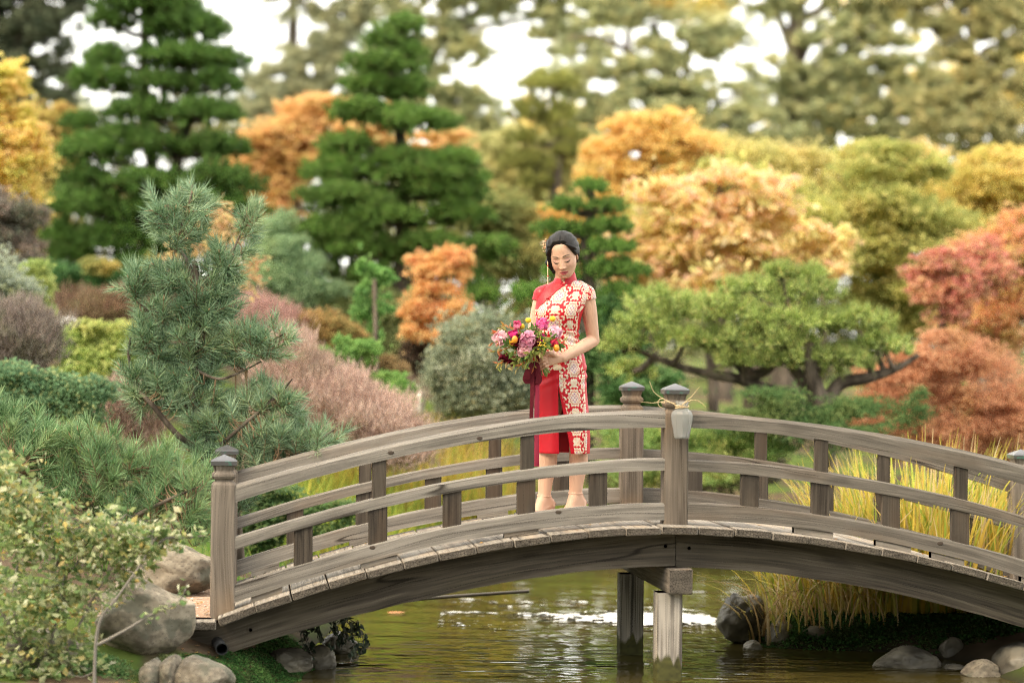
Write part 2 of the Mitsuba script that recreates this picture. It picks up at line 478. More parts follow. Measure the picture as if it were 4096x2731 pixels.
layered('layered_pine', 'pointed green pine with stacked foliage layers in the middle of the garden',
        [(-1.204,12.5,5.16,.23,.136),(-1.391,12.5,4.999,.259,.105),(-1.11,12.5,4.881,.166,.084),(-1.365,12.5,4.735,.4,.114),(-1.529,12.5,4.524,.27,.105),(-1.136,12.5,4.505,.236,.109),(-1.558,12.5,4.255,.37,.118),(-1.048,12.5,4.182,.439,.132),(-1.755,12.5,3.907,.298,.118),(-1.82,12.5,3.626,.393,.189),(-1.169,12.5,3.767,.35,.118),(-.673,12.5,3.765,.327,.102),(-.867,12.5,3.585,.559,.107),(-.709,12.5,3.428,.42,.13),(-1.709,12.5,3.372,.484,.12),(-1.395,12.5,3.182,.505,.145),(-.561,12.5,3.201,.366,.139),(-1.764,12.5,2.996,.498,.145),(-1.614,12.5,2.832,.464,.161),(-.871,12.5,2.88,.366,.12),(-.275,12.5,2.842,.284,.123),(-.355,12.5,2.353,.232,.198),(-1.99,12.5,2.603,.227,.136),(-1.534,12.5,2.562,.273,.136),(-.58,12.5,2.617,.227,.136)],
        [[(-1.186,12.7,2.298),(-1.174,12.7,2.894),(-1.144,12.7,3.536),(-1.219,12.7,4.178),(-1.257,12.7,4.775),(-1.229,12.7,5.188)]], [(0.065,0.15,0.026),(0.10,0.21,0.037),(0.145,0.275,0.048),(0.20,0.34,0.062),(0.20,0.15,0.06)], 12, 0.115, 0.014, 1.0, 2, r0=0.085, weights=DGW, grow=1.02)
layered('layered_pine', 'small cloud pruned pine directly behind the woman with flat green pads',
        [(.703,9.5,3.272,.188,.088),(.508,9.5,3.11,.176,.088),(.859,9.5,3.099,.194,.074),(.412,9.5,2.899,.254,.09),(.88,9.5,2.907,.254,.094),(.892,9.5,2.723,.284,.09),(.488,9.5,2.669,.16,.08),(.954,9.5,2.523,.344,.11),(.46,9.5,2.489,.21,.1),(.992,9.5,2.308,.24,.094),(.148,9.5,2.296,.204,.13),(.853,9.5,2.132,.2,.1),(.413,9.5,2.128,.2,.1)],
        [[(.698,9.6,1.952),(.702,9.6,2.435),(.671,9.6,2.756),(.728,9.6,3.078),(.706,9.6,3.299)]], [(0.06,0.15,0.027),(0.10,0.21,0.037),(0.145,0.27,0.05),(0.20,0.33,0.065)], 13, 0.085, 0.010, 1.2, 1, r0=0.075, grow=0.93)
layered('layered_pine', 'olive yellow layered pine with a bare trunk standing against the white sky gap',
        [(.506,19.5,5.407,.428,.186),(.175,19.5,4.984,.285,.233),(.62,19.5,4.986,.276,.218),(.181,19.5,4.343,.355,.175),(.727,19.5,4.5,.25,.105),(.143,19.5,4.646,.262,.116),(.696,19.5,4.71,.233,.116),(.265,19.5,4.094,.262,.087)],
        [[(.566,19.6,3.783),(.573,19.6,4.309),(.592,19.6,4.777),(.516,19.6,5.361)]], [(0.22,0.25,0.06),(0.30,0.32,0.08),(0.38,0.36,0.10),(0.15,0.20,0.055)], 14, 0.15, 0.016, 1.0, 1, r0=0.09)

# autumn trees
ORA = [(0.55, 0.25, 0.045), (0.62, 0.33, 0.05), (0.50, 0.17, 0.04), (0.58, 0.40, 0.08), (0.33, 0.24, 0.05)]
broadleaf('maple_tree', 'golden orange maple cut by the left edge of the picture', 'tree', [(-5.247,11.5,4.215,.305,.415),(-5.1,11.5,3.823,.36,.415),(-5.084,11.5,3.386,.415,.415),(-5.145,11.5,3.014,.262,.305),(-5.055,11.5,2.753,.262,.218)], [(-5.292,11.6,2.448),(-5.278,11.6,3.15),(-5.264,11.6,3.852)],
          15000, 0.075, 0.05, [(0.62, 0.46, 0.06), (0.64, 0.50, 0.08), (0.62, 0.36, 0.10), (0.42, 0.44, 0.06), (0.50, 0.47, 0.07)], 21, 0.12, 1.0)
broadleaf('maple_tree', 'yellow olive tree between the golden maple and the tall dark pine', 'tree', [(-5.983,18.5,4.606,.395,.338),(-5.977,18.5,4.042,.451,.395),(-5.969,18.5,3.393,.338,.423)], [(-5.983,18.6,2.917),(-5.981,18.6,3.767),(-6.0,18.6,4.446)],
          12000, 0.10, 0.07, [(0.36, 0.30, 0.04), (0.42, 0.33, 0.05), (0.28, 0.25, 0.04), (0.45, 0.27, 0.05)], 22, 0.14, 1.0)
broadleaf('maple_tree', 'orange maple glowing between the two tall layered pines', 'tree', [(-3.082,17.5,3.99,.464,.382),(-2.84,17.5,4.32,.545,.327),(-2.325,17.5,4.694,.627,.259),(-2.996,17.5,3.609,.382,.273),(-2.487,17.5,4.542,.191,.273),(-1.71,14.5,4.183,.356,.147),(-.93,17.5,4.421,.436,.136)], [(-2.673,17.6,3.125),(-2.734,17.6,3.782),(-2.685,17.6,4.331)],
          17000, 0.09, 0.06, [(0.60, 0.34, 0.10), (0.60, 0.41, 0.10), (0.56, 0.28, 0.10), (0.50, 0.38, 0.10), (0.42, 0.33, 0.09)], 23, 0.14, 1.0, nl=8)
broadleaf('maple_tree', 'tall orange yellow maple rising right of the woman', 'tree', [(1.826,17.5,4.515,.518,.314),(1.257,17.5,4.087,.382,.382),(1.534,17.5,3.598,.545,.436),(2.158,17.5,4.041,.409,.382),(.937,17.5,3.182,.382,.464),(.335,17.5,3.368,.327,.218)], [(1.77,17.7,2.953),(1.752,17.7,3.668),(1.768,17.7,4.383)],
          19000, 0.09, 0.06, [(0.62, 0.41, 0.08), (0.64, 0.48, 0.10), (0.60, 0.35, 0.09), (0.50, 0.43, 0.09)], 24, 0.14, 0.9, grow=1.2)
broadleaf('cherry_tree', 'loose peach leaved tree with large pale orange leaves behind the spreading pine', 'tree', [(1.348,10.5,2.619,.418,.355),(1.72,10.5,3.146,.46,.335),(2.137,10.5,3.276,.46,.293),(2.35,10.5,2.859,.502,.376),(1.935,10.5,2.52,.585,.293),(2.896,10.5,2.655,.376,.335),(1.057,10.5,2.386,.209,.167),(1.727,10.5,2.309,.293,.167)], [(1.956,10.7,1.979),(1.993,10.7,2.571),(1.947,10.7,3.077),(2.027,10.7,3.5)],
          7500, 0.13, 0.07, [(0.70, 0.42, 0.22), (0.70, 0.50, 0.16), (0.68, 0.36, 0.20), (0.58, 0.48, 0.12), (0.36, 0.37, 0.09)], 25, 0.2, 0.8, grow=1.2, r0=0.06, nl=14, var=0.2)
broadleaf('leafy_tree', 'yellow green bushy tree filling in behind the peach leaves', 'tree', [(2.415,14.0,3.428,.578,.434),(2.853,14.0,2.925,.626,.506),(1.84,14.0,3.036,.385,.434)], [(2.63,14.1,2.033),(2.623,14.1,2.807),(2.57,14.1,3.387)],
          17000, 0.08, 0.05, [(0.38, 0.38, 0.08), (0.46, 0.43, 0.08), (0.54, 0.46, 0.10), (0.28, 0.31, 0.05)], 26, 0.13, 1.0, grow=1.25, thr=0.43, yd=0.9)
broadleaf('maple_tree', 'broad yellow green maple at the right behind the crimson tree', 'tree', [(4.177,14.5,3.883,.54,.258),(4.033,14.5,3.452,.589,.319),(4.281,14.5,3.086,.736,.344),(4.433,14.5,2.596,.589,.344),(4.239,14.5,2.226,.442,.319)], [(4.274,14.7,1.859),(4.266,14.7,2.75),(4.21,14.7,3.591)],
          28000, 0.08, 0.055, [(0.36, 0.36, 0.07), (0.45, 0.43, 0.09), (0.28, 0.31, 0.06), (0.20, 0.25, 0.045), (0.52, 0.42, 0.10)], 27, 0.14, 1.0, grow=1.2, thr=0.43, yd=0.9)
broadleaf('maple_tree', 'golden maple reaching the right edge above the red trees', 'tree', [(5.754,16.5,3.903,.685,.33),(5.757,16.5,3.415,.791,.422),(6.076,16.5,3.101,.685,.369)], [(5.911,16.7,2.419),(5.879,16.7,3.162),(5.9,16.7,3.854)],
          24000, 0.09, 0.06, [(0.54, 0.42, 0.09), (0.46, 0.40, 0.06), (0.58, 0.38, 0.08), (0.36, 0.34, 0.05)], 28, 0.14, 1.0, grow=1.2, thr=0.43, yd=0.9)
broadleaf('maple_tree', 'crimson pink maple at the right edge', 'tree', [(4.234,11.5,2.558,.295,.24),(4.356,11.5,2.363,.284,.262),(4.82,12.1,2.653,.335,.268)], [(4.332,11.7,1.576),(4.35,11.7,2.104),(4.325,11.7,2.544)],
          9000, 0.075, 0.05, [(0.48, 0.14, 0.11), (0.53, 0.22, 0.13), (0.41, 0.10, 0.08), (0.54, 0.31, 0.13), (0.36, 0.28, 0.09)], 29, 0.11, 1.0)
broadleaf('maple_tree', 'orange red maple on the far right above the weeping maple', 'tree', [(5.205,13.0,2.715,.464,.301),(5.278,13.0,2.252,.487,.348),(5.002,13.0,2.04,.394,.278),(5.481,13.0,3.066,.278,.278)], [(5.282,13.1,1.486),(5.276,13.1,2.231),(5.249,13.1,2.696)],
          13000, 0.08, 0.05, [(0.60, 0.26, 0.11), (0.62, 0.34, 0.11), (0.54, 0.19, 0.11), (0.48, 0.36, 0.09), (0.36, 0.33, 0.07)], 30, 0.12, 1.0, grow=1.2)
broadleaf('maple_tree', 'small bright orange maple beside the round grey green shrub', 'tree', [(-.887,11.0,2.576,.171,.15),(-.62,11.0,2.525,.203,.224),(-.831,11.0,2.256,.203,.214),(-.563,11.0,2.152,.192,.192),(-.903,11.0,1.988,.192,.16),(-.711,11.0,2.001,.214,.214)], [(-.732,11.1,1.659),(-.757,11.1,2.088),(-.718,11.1,2.431)],
          7000, 0.06, 0.042, [(0.64, 0.33, 0.10), (0.66, 0.40, 0.11), (0.58, 0.27, 0.08), (0.54, 0.36, 0.10)], 31, 0.09, 0.9, r0=0.035)

broadleaf('understory_tree', 'wide yellow olive thicket filling the gap behind the peach leaved tree', 'tree', [(2.971,21.5,4.335,.618,.464),(4.025,21.5,4.128,.804,.495),(2.236,21.5,3.616,.618,.495),(4.648,21.5,3.639,.556,.618)], [(3.503,21.7,2.519),(3.493,21.7,3.639),(3.364,21.7,4.199)],
          21000, 0.10, 0.065, [(0.42, 0.40, 0.11), (0.52, 0.46, 0.13), (0.32, 0.33, 0.09), (0.58, 0.46, 0.16)], 32, 0.15, 1.0, grow=1.25, thr=0.42, yd=0.8)
broadleaf('understory_tree', 'muted olive thicket filling the gap behind the small cloud pruned pine', 'tree', [(-.127,22.5,4.606,.509,.445),(-.122,22.5,4.097,.636,.445),(.83,22.5,4.393,.7,.477),(1.027,22.5,3.725,.636,.573)], [(.34,22.7,2.514),(.33,22.7,3.667),(.26,22.7,4.243)],
          20000, 0.10, 0.065, [(0.34, 0.35, 0.12), (0.44, 0.41, 0.14), (0.25, 0.28, 0.09), (0.55, 0.46, 0.17)], 33, 0.15, 1.0, grow=1.2, thr=0.42, yd=0.8)
broadleaf('understory_tree', 'golden olive thicket closing the gap below the corner oak at the right', 'tree', [(5.572,21.5,4.081,.618,.556),(6.377,21.5,3.903,.556,.495),(7.181,21.5,3.973,.618,.556)], [(6.363,21.7,2.547),(6.357,21.7,3.418),(6.29,21.7,3.978)],
          18000, 0.10, 0.065, [(0.48, 0.40, 0.12), (0.56, 0.46, 0.13), (0.36, 0.34, 0.09), (0.60, 0.44, 0.15)], 34, 0.15, 1.0, grow=1.2, thr=0.42, yd=0.8)

# the tall trees at the back
OAK = [(0.27, 0.32, 0.15), (0.36, 0.39, 0.20), (0.21, 0.26, 0.12), (0.46, 0.46, 0.22), (0.66, 0.57, 0.22), (0.40, 0.42, 0.22), (0.24, 0.28, 0.13)]  # the bright yellow among the olives stands in for sunlit leaves
broadleaf('evergreen_tree', 'dark grey green tree filling the upper left corner', 'tree', [(-8.657,27.5,7.791,.836,.727),(-8.325,27.5,7.43,1.018,.655),(-8.423,27.5,6.481,.909,.727),(-7.71,27.5,7.8,.473,.436),(-8.451,27.5,5.715,.727,.473),(-7.657,27.5,6.306,.291,.473)], [(-8.507,27.9,3.292),(-8.532,27.9,5.499),(-8.406,27.9,7.267)],
          28470, 0.17, 0.09, [(0.085, 0.11, 0.06), (0.11, 0.135, 0.075), (0.06, 0.085, 0.05), (0.15, 0.16, 0.09)], 41, 0.095, 1.0, r0=0.2, grow=1.3, thr=0.555, split=2, soft=0.22, grain=(0.8, 0.22, 1.1), var=0.25, gain=1.45, yd=0.32)
broadleaf('oak_tree', 'grey green oak with a straight trunk right of the tall left pine', 'tree', [(-4.312,30.5,6.106,.547,.547),(-3.77,30.5,6.66,.625,.547),(-3.263,30.5,6.86,.586,.586),(-3.08,30.5,8.077,.547,.547),(-4.102,30.5,8.459,.469,.469),(-3.76,30.5,5.681,.469,.508),(-4.54,30.5,5.516,.313,.508)], [(-3.833,30.8,2.674),(-4.008,30.8,5.825),(-4.02,30.8,7.718),(-4.011,30.8,9.14)],
          25121, 0.18, 0.09, [(0.29, 0.32, 0.19), (0.38, 0.39, 0.24), (0.22, 0.25, 0.14), (0.44, 0.41, 0.21)], 42, 0.095, 1.0, r0=0.16, grow=1.3, thr=0.555, split=2, soft=0.22, grain=(0.8, 0.22, 1.1), var=0.25, gain=1.45, yd=0.32)
broadleaf('oak_tree', 'old olive oak whose bent boughs cross the white sky in the middle', 'tree', [(-2.208,33.5,8.746,.753,.627),(-.87,33.5,8.927,1.004,.627),(-1.904,33.5,7.659,.795,.627),(.847,33.5,8.943,1.129,.544),(-1.312,33.5,7.036,.544,.585),(1.107,33.5,8.065,.711,.502),(-.971,33.5,6.411,.544,.544),(-2.271,33.5,6.608,.418,.502),(-.631,33.5,5.911,.46,.46)], [(-.394,33.8,2.781),(-.256,33.8,5.901),(-1.019,33.8,6.399),(-1.661,33.8,7.405),(-.869,33.8,8.341),(.895,33.8,8.949)],
          25957, 0.19, 0.10, OAK, 43, 0.095, 1.0, r0=0.2, nl=14, grow=1.3, thr=0.555, split=2, soft=0.22, grain=(0.8, 0.22, 1.1), var=0.25, gain=1.45, yd=0.32)
broadleaf('oak_tree', 'spreading olive oak right of the sky gap behind the orange maple', 'tree', [(1.507,31.5,6.948,.88,.52),(2.552,31.5,6.557,.96,.6),(2.094,31.5,8.438,.92,.56),(3.835,31.5,6.369,.8,.56),(4.16,31.5,5.771,.8,.52),(3.343,31.5,7.607,.8,.44),(1.555,31.5,6.107,.6,.4),(4.483,31.5,5.494,.8,.48)], [(3.901,31.9,2.776),(3.713,31.9,5.764),(3.058,31.9,6.809),(2.563,31.9,7.937)],
          35169, 0.18, 0.095, OAK, 44, 0.095, 1.0, r0=0.22, nl=14, grow=1.3, thr=0.555, split=2, soft=0.22, grain=(0.8, 0.22, 1.1), var=0.25, gain=1.45, yd=0.32)
broadleaf('oak_tree', 'tall oak with a thick dark upright trunk in the upper right', 'tree', [(5.801,32.5,6.987,.9,.573),(6.535,32.5,7.404,.982,.655),(6.3,32.5,6.131,.9,.614),(7.361,32.5,6.592,.982,.655),(4.844,32.5,8.782,.695,.491),(6.524,32.5,8.716,.818,.573),(5.403,32.5,5.671,.491,.573),(7.736,32.5,5.776,.614,.491)], [(5.122,32.7,2.807),(5.149,32.7,5.44),(5.265,32.7,7.252),(5.397,32.7,9.231)],
          36844, 0.18, 0.095, OAK, 45, 0.095, 1.0, r0=0.3, nl=14, grow=1.3, thr=0.555, split=2, soft=0.22, grain=(0.8, 0.22, 1.1), var=0.25, gain=1.45, yd=0.32)
broadleaf('oak_tree', 'olive brown oak in the upper right corner', 'tree', [(7.88,30.5,8.261,.86,.625),(8.631,30.5,7.249,1.055,.704),(8.169,30.5,6.265,.977,.586),(9.151,30.5,5.726,.782,.586),(7.33,30.5,8.452,.625,.508),(9.367,30.5,8.275,.625,.625)], [(8.509,30.7,2.79),(8.328,30.7,5.934),(8.234,30.7,7.822)],
          33495, 0.17, 0.09, [(0.30, 0.31, 0.13), (0.38, 0.36, 0.15), (0.23, 0.25, 0.10), (0.55, 0.46, 0.17)], 46, 0.095, 1.0, r0=0.2, grow=1.3, thr=0.555, split=2, soft=0.22, grain=(0.8, 0.22, 1.1), var=0.25, gain=1.45, yd=0.32)
for sd, (lab, el, nn) in enumerate((
        ('pale yellow tree with painted sunlit colours behind the oaks at the top middle', [(2.757,45.5,10.918,1.213,.844),(4.396,45.5,10.722,1.055,.844),(1.576,45.5,7.312,.949,.633),(.311,45.5,7.142,.527,.896)], 7000),
        ('pale gold tree seen through the oak boughs at upper right', [(7.852,47.5,7.841,1.091,.6),(8.921,47.5,10.585,1.091,.927),(10.579,47.5,8.25,1.091,.982),(6.986,47.5,6.904,.655,.655)], 9000),
        ('cream yellow tree peeping through the far right corner oak', [(11.894,45.5,10.741,1.16,.791),(12.124,45.5,8.365,.949,.949),(10.308,45.5,10.938,.844,.685)], 8000))):
    broadleaf('pale_tree', lab, 'tree', el, [(el[0][0], el[0][1] + 0.3, el[0][2] - 3), (el[0][0], el[0][1] + 0.3, el[0][2])], nn, 0.22, 0.13, [(0.66, 0.55, 0.16), (0.70, 0.60, 0.28), (0.60, 0.44, 0.10), (0.50, 0.45, 0.14)], 60 + sd, 0.5, 0.7, r0=0.15, nl=5)  # sunlight on the far leaves is put into these pale yellows
# low woods behind everything
rb = rng_(70)
for k in range(16):
    x = -19 + k * 2.6 + rb.uniform(-0.6, 0.6)
    y = 47 + rb.uniform(-3, 6)
    g = gz_at(x, y)
    hgt = rb.uniform(3.9, 5.0)
    broadleaf('background_tree', ('pale olive', 'yellow green', 'dark green')[k % 3] + ' blurred tree of the low wood at the very back of the garden', 'tree', [(x, y, g + hgt * 0.55, 1.7, hgt * 0.5), (x + rb.uniform(-0.7, 0.7), y, g + hgt * 0.3, 1.9, hgt * 0.35)], [(x, y + 0.2, g), (x, y + 0.2, g + hgt * 0.6)],
              4500, 0.22, 0.12, [OAK, [(0.20, 0.2, 0.05), (0.30, 0.26, 0.06), (0.13, 0.15, 0.04)], [(0.06, 0.09, 0.04), (0.09, 0.12, 0.05)]][k % 3], 71 + k, 0.45, 0.8, r0=0.12, nl=4, group=('pale olive', 'yellow green', 'dark green')[k % 3] + ' trees of the low wood at the back')

# the trees on the bank behind the photographer, which keep the low sky off the near side of the bridge
for k in range(9):
    x, y = -26 + 6.5 * k + rb.uniform(-1, 1), -27 + rb.uniform(-2, 2)
    g = 0.3
    broadleaf('shade_tree', 'tall green tree on the bank behind the camera, outside the picture', 'tree', [(x, y, 5.0, 4.4, 3.4), (x + rb.uniform(-1, 1), y, 2.6, 4.4, 2.2)], [(x, y, g), (x, y, 6.0)], 5200, 0.5, 0.3, [(0.10, 0.14, 0.05), (0.15, 0.18, 0.06)], 90 + k, 0.8, 1.0, r0=0.3, nl=4, group='trees behind the camera')

# ---- shrubs, mounds, grasses ---------------------------------------------------------------------
def shrub(name, label, ells, n, L, W, pal, seed, cat='shrub', scale=0.14, stems=0, stem_r=0.012, **kw):
    kw = {'yd': 0.8, 'thr': 0.40, 'core': 0.2, 'gain': 1.25, 'split': 4, **kw}
    t = broadleaf(name, label, cat, ells, None, n, L, W, pal, seed, subr=scale, **kw)
    return t


def twiggy(name, label, ells, n, L, W, pal, seed, cat='shrub', scale=0.1, lean=0.35, wgt=None, group=None):
    """Heath-like growth: thin upright sprays."""
    rng = rng_(seed)
    t = thing(name, label, cat, group)
    P, d = crown_points(ells, n, rng, scale * 2.2, 0.8, 0.34, 0.3)
    D = unit(d * 0.5 + [0, 0, 1.0] + rng.normal(size=(n, 3)) * lean)
    v, f = needles(P, D, L * rng.uniform(0.6, 1.3, n), W, rng)
    put(t, (v, f), 'needle', False, color=tones(P, pal, rng, scale * 2.5, wgt, 0.3, 0.45, 3))
    return t


def blades(base, heights, lean_dir, lean, width, rng, segs=4):
    """Grass blades: tapering ribbons that arch over."""
    n = len(base)
    t = np.linspace(0, 1, segs + 1)
    h = heights[:, None]
    z = h * (t - 0.28 * lean[:, None] * t ** 2.4)
    out = h * lean[:, None] * 0.75 * t ** 1.9
    p = base[:, None, :] + np.stack([out * lean_dir[:, :1], out * lean_dir[:, 1:2], z], -1)
    side = unit(np.stack([-lean_dir[:, 1], lean_dir[:, 0], 0 * lean_dir[:, 0]], 1) + rng.normal(size=(n, 3)) * 0.35)
    w = width[:, None] * np.maximum(1 - t ** 1.6, 0.06)
    v = np.stack([p - side[:, None] * w[..., None] / 2, p + side[:, None] * w[..., None] / 2], 2).reshape(-1, 3)
    k = (segs + 1) * 2
    q = np.array([[2 * i, 2 * i + 1, 2 * i + 3, 2 * i + 2] for i in range(segs)])
    o = np.arange(n)[:, None, None] * k
    q = (q[None] + o).reshape(-1, 4)
    return (v, np.vstack([q[:, [0, 1, 2]], q[:, [0, 2, 3]]])), k


def grass(name, label, xy, hh, pal, seed, width=0.012, lean=(0.15, 0.7), wgt=None, segs=4, kind='stuff', dirs=None, cat='grass', z=None, group=None):
    rng = rng_(seed)
    n = len(xy)
    z = ground_h(xy[:, 0], xy[:, 1]) if z is None else z
    a = rng.random(n) * 2 * np.pi if dirs is None else dirs
    (v, f), k = blades(np.column_stack([xy, z - 0.02]), hh * rng.uniform(0.6, 1.15, n), np.stack([np.cos(a), np.sin(a)], 1), rng.uniform(*lean, n), width * rng.uniform(0.6, 1.3, n), rng, segs)
    t = thing(name, label, cat, group, kind)
    put(t, (v, f), 'leaf', False, color=palette(n, pal, rng, 0.22, wgt, per=k))
    return t


GRN = [(0.06, 0.19, 0.05), (0.10, 0.25, 0.06), (0.15, 0.31, 0.08), (0.05, 0.13, 0.045)]
shrub('hedge', 'low bright green hedge on the hillside below the tall left pine', [(-5.023,13.5,2.495,.355,.213),(-4.432,13.5,2.489,.425,.201),(-5.235,13.5,2.422,.236,.189)], 9000, 0.07, 0.04, GRN, 201, cat='hedge')
shrub('flowering_shrub', 'small yellow flowering shrub at the foot of the tall left pine', [(-4.431,13.1,2.645,.168,.088),(-3.871,13.1,2.562,.074,.233)], 1100, 0.06, 0.05, [(0.6, 0.45, 0.08), (0.45, 0.4, 0.1), (0.2, 0.3, 0.08)], 202)
shrub('grey_shrub', 'pale grey green rounded shrub at the left edge', [(-4.3,7.5,2.284,.273,.264),(-4.222,7.5,2.094,.276,.218)], 8000, 0.04, 0.025, [(0.30, 0.36, 0.28), (0.40, 0.45, 0.36), (0.20, 0.26, 0.18), (0.34, 0.36, 0.14)], 203)
shrub('blossom_shrub', 'grey brown shrub with dusty pink tufts under the golden maple', [(-4.89,10.5,3.009,.293,.261),(-4.834,10.5,2.727,.303,.314),(-4.843,10.5,2.539,.251,.209)], 8000, 0.05, 0.035, [(0.15, 0.16, 0.12), (0.24, 0.20, 0.17), (0.42, 0.28, 0.22), (0.12, 0.15, 0.09)], 204)
twiggy('heather_mound', 'purple brown twiggy heather at the left edge', [(-3.735,5.5,1.82,.311,.229),(-3.733,5.5,1.657,.245,.196)], 17000, 0.10, 0.007, [(0.28, 0.21, 0.19), (0.20, 0.15, 0.13), (0.34, 0.27, 0.23), (0.2, 0.2, 0.13)], 205)
shrub('leafy_shrub', 'yellow green leafy shrub above the purple heather', [(-4.237,8.5,2.224,.181,.239),(-4.14,8.5,2.081,.124,.115)], 3500, 0.06, 0.03, [(0.30, 0.40, 0.08), (0.42, 0.46, 0.12), (0.2, 0.32, 0.06)], 206)
twiggy('heather_mound', 'low dark red brown heather bank behind the white rock', [(-4.011,10.5,2.112,.47,.192),(-3.853,10.5,1.942,.355,.188),(-3.563,10.5,2.216,.397,.125)], 15000, 0.09, 0.010, [(0.24, 0.12, 0.075), (0.32, 0.16, 0.09), (0.18, 0.10, 0.06), (0.22, 0.19, 0.07)], 207)
shrub('meadow_plant', 'bright yellow green leafy planting on the slope left of the pine', [(-3.422,7.0,1.558,.319,.177),(-3.15,7.0,1.755,.204,.195),(-3.514,7.0,1.84,.195,.106),(-3.651,7.0,1.414,.195,.142)], 9000, 0.07, 0.025, [(0.30, 0.42, 0.08), (0.42, 0.50, 0.10), (0.22, 0.36, 0.08), (0.5, 0.48, 0.12)], 208, cat='plant')
shrub('juniper', 'low juniper with yellow tips at the left edge', [(-3.348,3.8,1.426,.252,.185),(-2.992,3.8,1.407,.222,.163),(-2.887,3.8,1.304,.148,.148),(-3.331,3.8,1.27,.267,.148)], 15000, 0.035, 0.018, [(0.10, 0.22, 0.10), (0.16, 0.30, 0.13), (0.07, 0.15, 0.08), (0.48, 0.44, 0.14)], 209, weights=[3, 3, 2, 1.2])
twiggy('heather_mound', 'dusty pink heather mound behind the right side of the near pine', [(-2.44,10.0,1.989,.45,.225),(-2.255,10.0,1.888,.266,.205),(-2.889,10.0,1.882,.205,.205)], 13000, 0.08, 0.009, [(0.46, 0.24, 0.21), (0.38, 0.19, 0.16), (0.52, 0.30, 0.25)], 210)
twiggy('heather_mound', 'large pale pink brown heather mound sloping down behind the left railing', [(-1.664,5.8,1.528,.283,.316),(-1.346,5.8,1.314,.366,.266),(-1.078,5.8,1.151,.366,.266),(-1.777,5.8,1.144,.266,.266),(-.91,5.8,1.019,.333,.2),(-1.874,5.8,.91,.233,.233)], 42000, 0.075, 0.007, [(0.56, 0.37, 0.30), (0.46, 0.29, 0.235), (0.65, 0.46, 0.38), (0.38, 0.28, 0.19)], 211, scale=0.14)
twiggy('heather_mound', 'small brown heather showing left of the near pine trunk', [(-2.745,4.5,1.292,.167,.216),(-2.578,4.5,1.232,.124,.185)], 7000, 0.07, 0.007, [(0.36, 0.22, 0.17), (0.28, 0.17, 0.13), (0.40, 0.28, 0.2)], 212)
shrub('cedar', 'feathery blue green cedar behind the top of the near pine', [(-2.398,12.0,2.847,.223,.267),(-2.373,12.0,2.624,.334,.312),(-2.215,12.0,2.414,.356,.256),(-2.573,12.0,2.555,.178,.29),(-2.169,12.0,2.292,.223,.2)], 16000, 0.09, 0.014, [(0.22, 0.36, 0.18), (0.30, 0.45, 0.23), (0.15, 0.26, 0.12), (0.36, 0.47, 0.20)], 213, cat='conifer', droop=0.9)
shrub('dome_shrub', 'light yellow green dome shrub behind the sapling', [(-1.78,12.5,2.116,.432,.33),(-1.427,12.5,2.017,.375,.364),(-1.299,12.5,1.791,.227,.273)], 13000, 0.06, 0.03, [(0.32, 0.38, 0.13), (0.42, 0.45, 0.17), (0.24, 0.31, 0.10)], 214)
shrub('golden_shrub', 'golden brown rounded shrub between the pink heather and the sapling', [(-1.785,10.0,1.944,.245,.174),(-1.681,10.0,1.792,.266,.225),(-1.946,10.0,1.728,.164,.205)], 9000, 0.05, 0.025, [(0.38, 0.24, 0.06), (0.30, 0.22, 0.05), (0.46, 0.27, 0.07), (0.20, 0.20, 0.05)], 215)
shrub('copper_hedge', 'clipped copper brown hedge beside the sapling', [(-1.214,10.5,1.57,.188,.146),(-1.182,10.5,1.507,.136,.105)], 4000, 0.05, 0.03, [(0.36, 0.24, 0.10), (0.44, 0.30, 0.13), (0.28, 0.2, 0.07)], 216, cat='hedge')
shrub('dark_shrub', 'dark plum brown shrub under the small orange maple', [(-.901,11.3,1.701,.184,.216),(-.738,11.3,1.659,.195,.216)], 5000, 0.05, 0.03, [(0.15, 0.09, 0.07), (0.22, 0.13, 0.10), (0.10, 0.08, 0.05)], 217)
shrub('leafy_shrub', 'low fresh green plant at the foot of the sapling', [(-1.33,7.5,1.704,.182,.127),(-.999,7.5,1.398,.182,.145),(-1.566,7.5,1.647,.164,.109)], 3500, 0.08, 0.04, [(0.16, 0.34, 0.05), (0.26, 0.42, 0.08), (0.10, 0.24, 0.04)], 218)
shrub('round_shrub', 'large round grey green clipped shrub left of the woman', [(-.225,8.0,1.638,.429,.425),(-.457,8.0,1.518,.252,.326),(-.001,8.0,1.56,.28,.363)], 30000, 0.042, 0.028, [(0.21, 0.27, 0.17), (0.33, 0.38, 0.26), (0.46, 0.49, 0.36), (0.13, 0.17, 0.09), (0.36, 0.29, 0.10)], 219, weights=[3, 3, 2, 2, 0.5], core=0.55, thr=0.3, split=0)
shrub('leafy_shrub', 'deep green shrub behind the right arm of the woman', [(.915,9.5,2.013,.26,.22),(1.018,9.5,1.634,.28,.24),(.497,9.5,1.749,.24,.28),(1.18,9.5,1.375,.36,.22)], 12000, 0.06, 0.03, [(0.07, 0.2, 0.05), (0.11, 0.26, 0.06), (0.17, 0.33, 0.09), (0.05, 0.13, 0.04)], 220)
shrub('leafy_shrub', 'olive shrub mass between the middle pine and the cloud pruned pine', [(-.084,16.0,3.407,.402,.337),(.011,16.0,2.941,.415,.337),(.276,16.0,2.296,.363,.363)], 12000, 0.08, 0.05, [(0.2, 0.24, 0.06), (0.28, 0.30, 0.08), (0.13, 0.18, 0.05), (0.42, 0.34, 0.08)], 221)
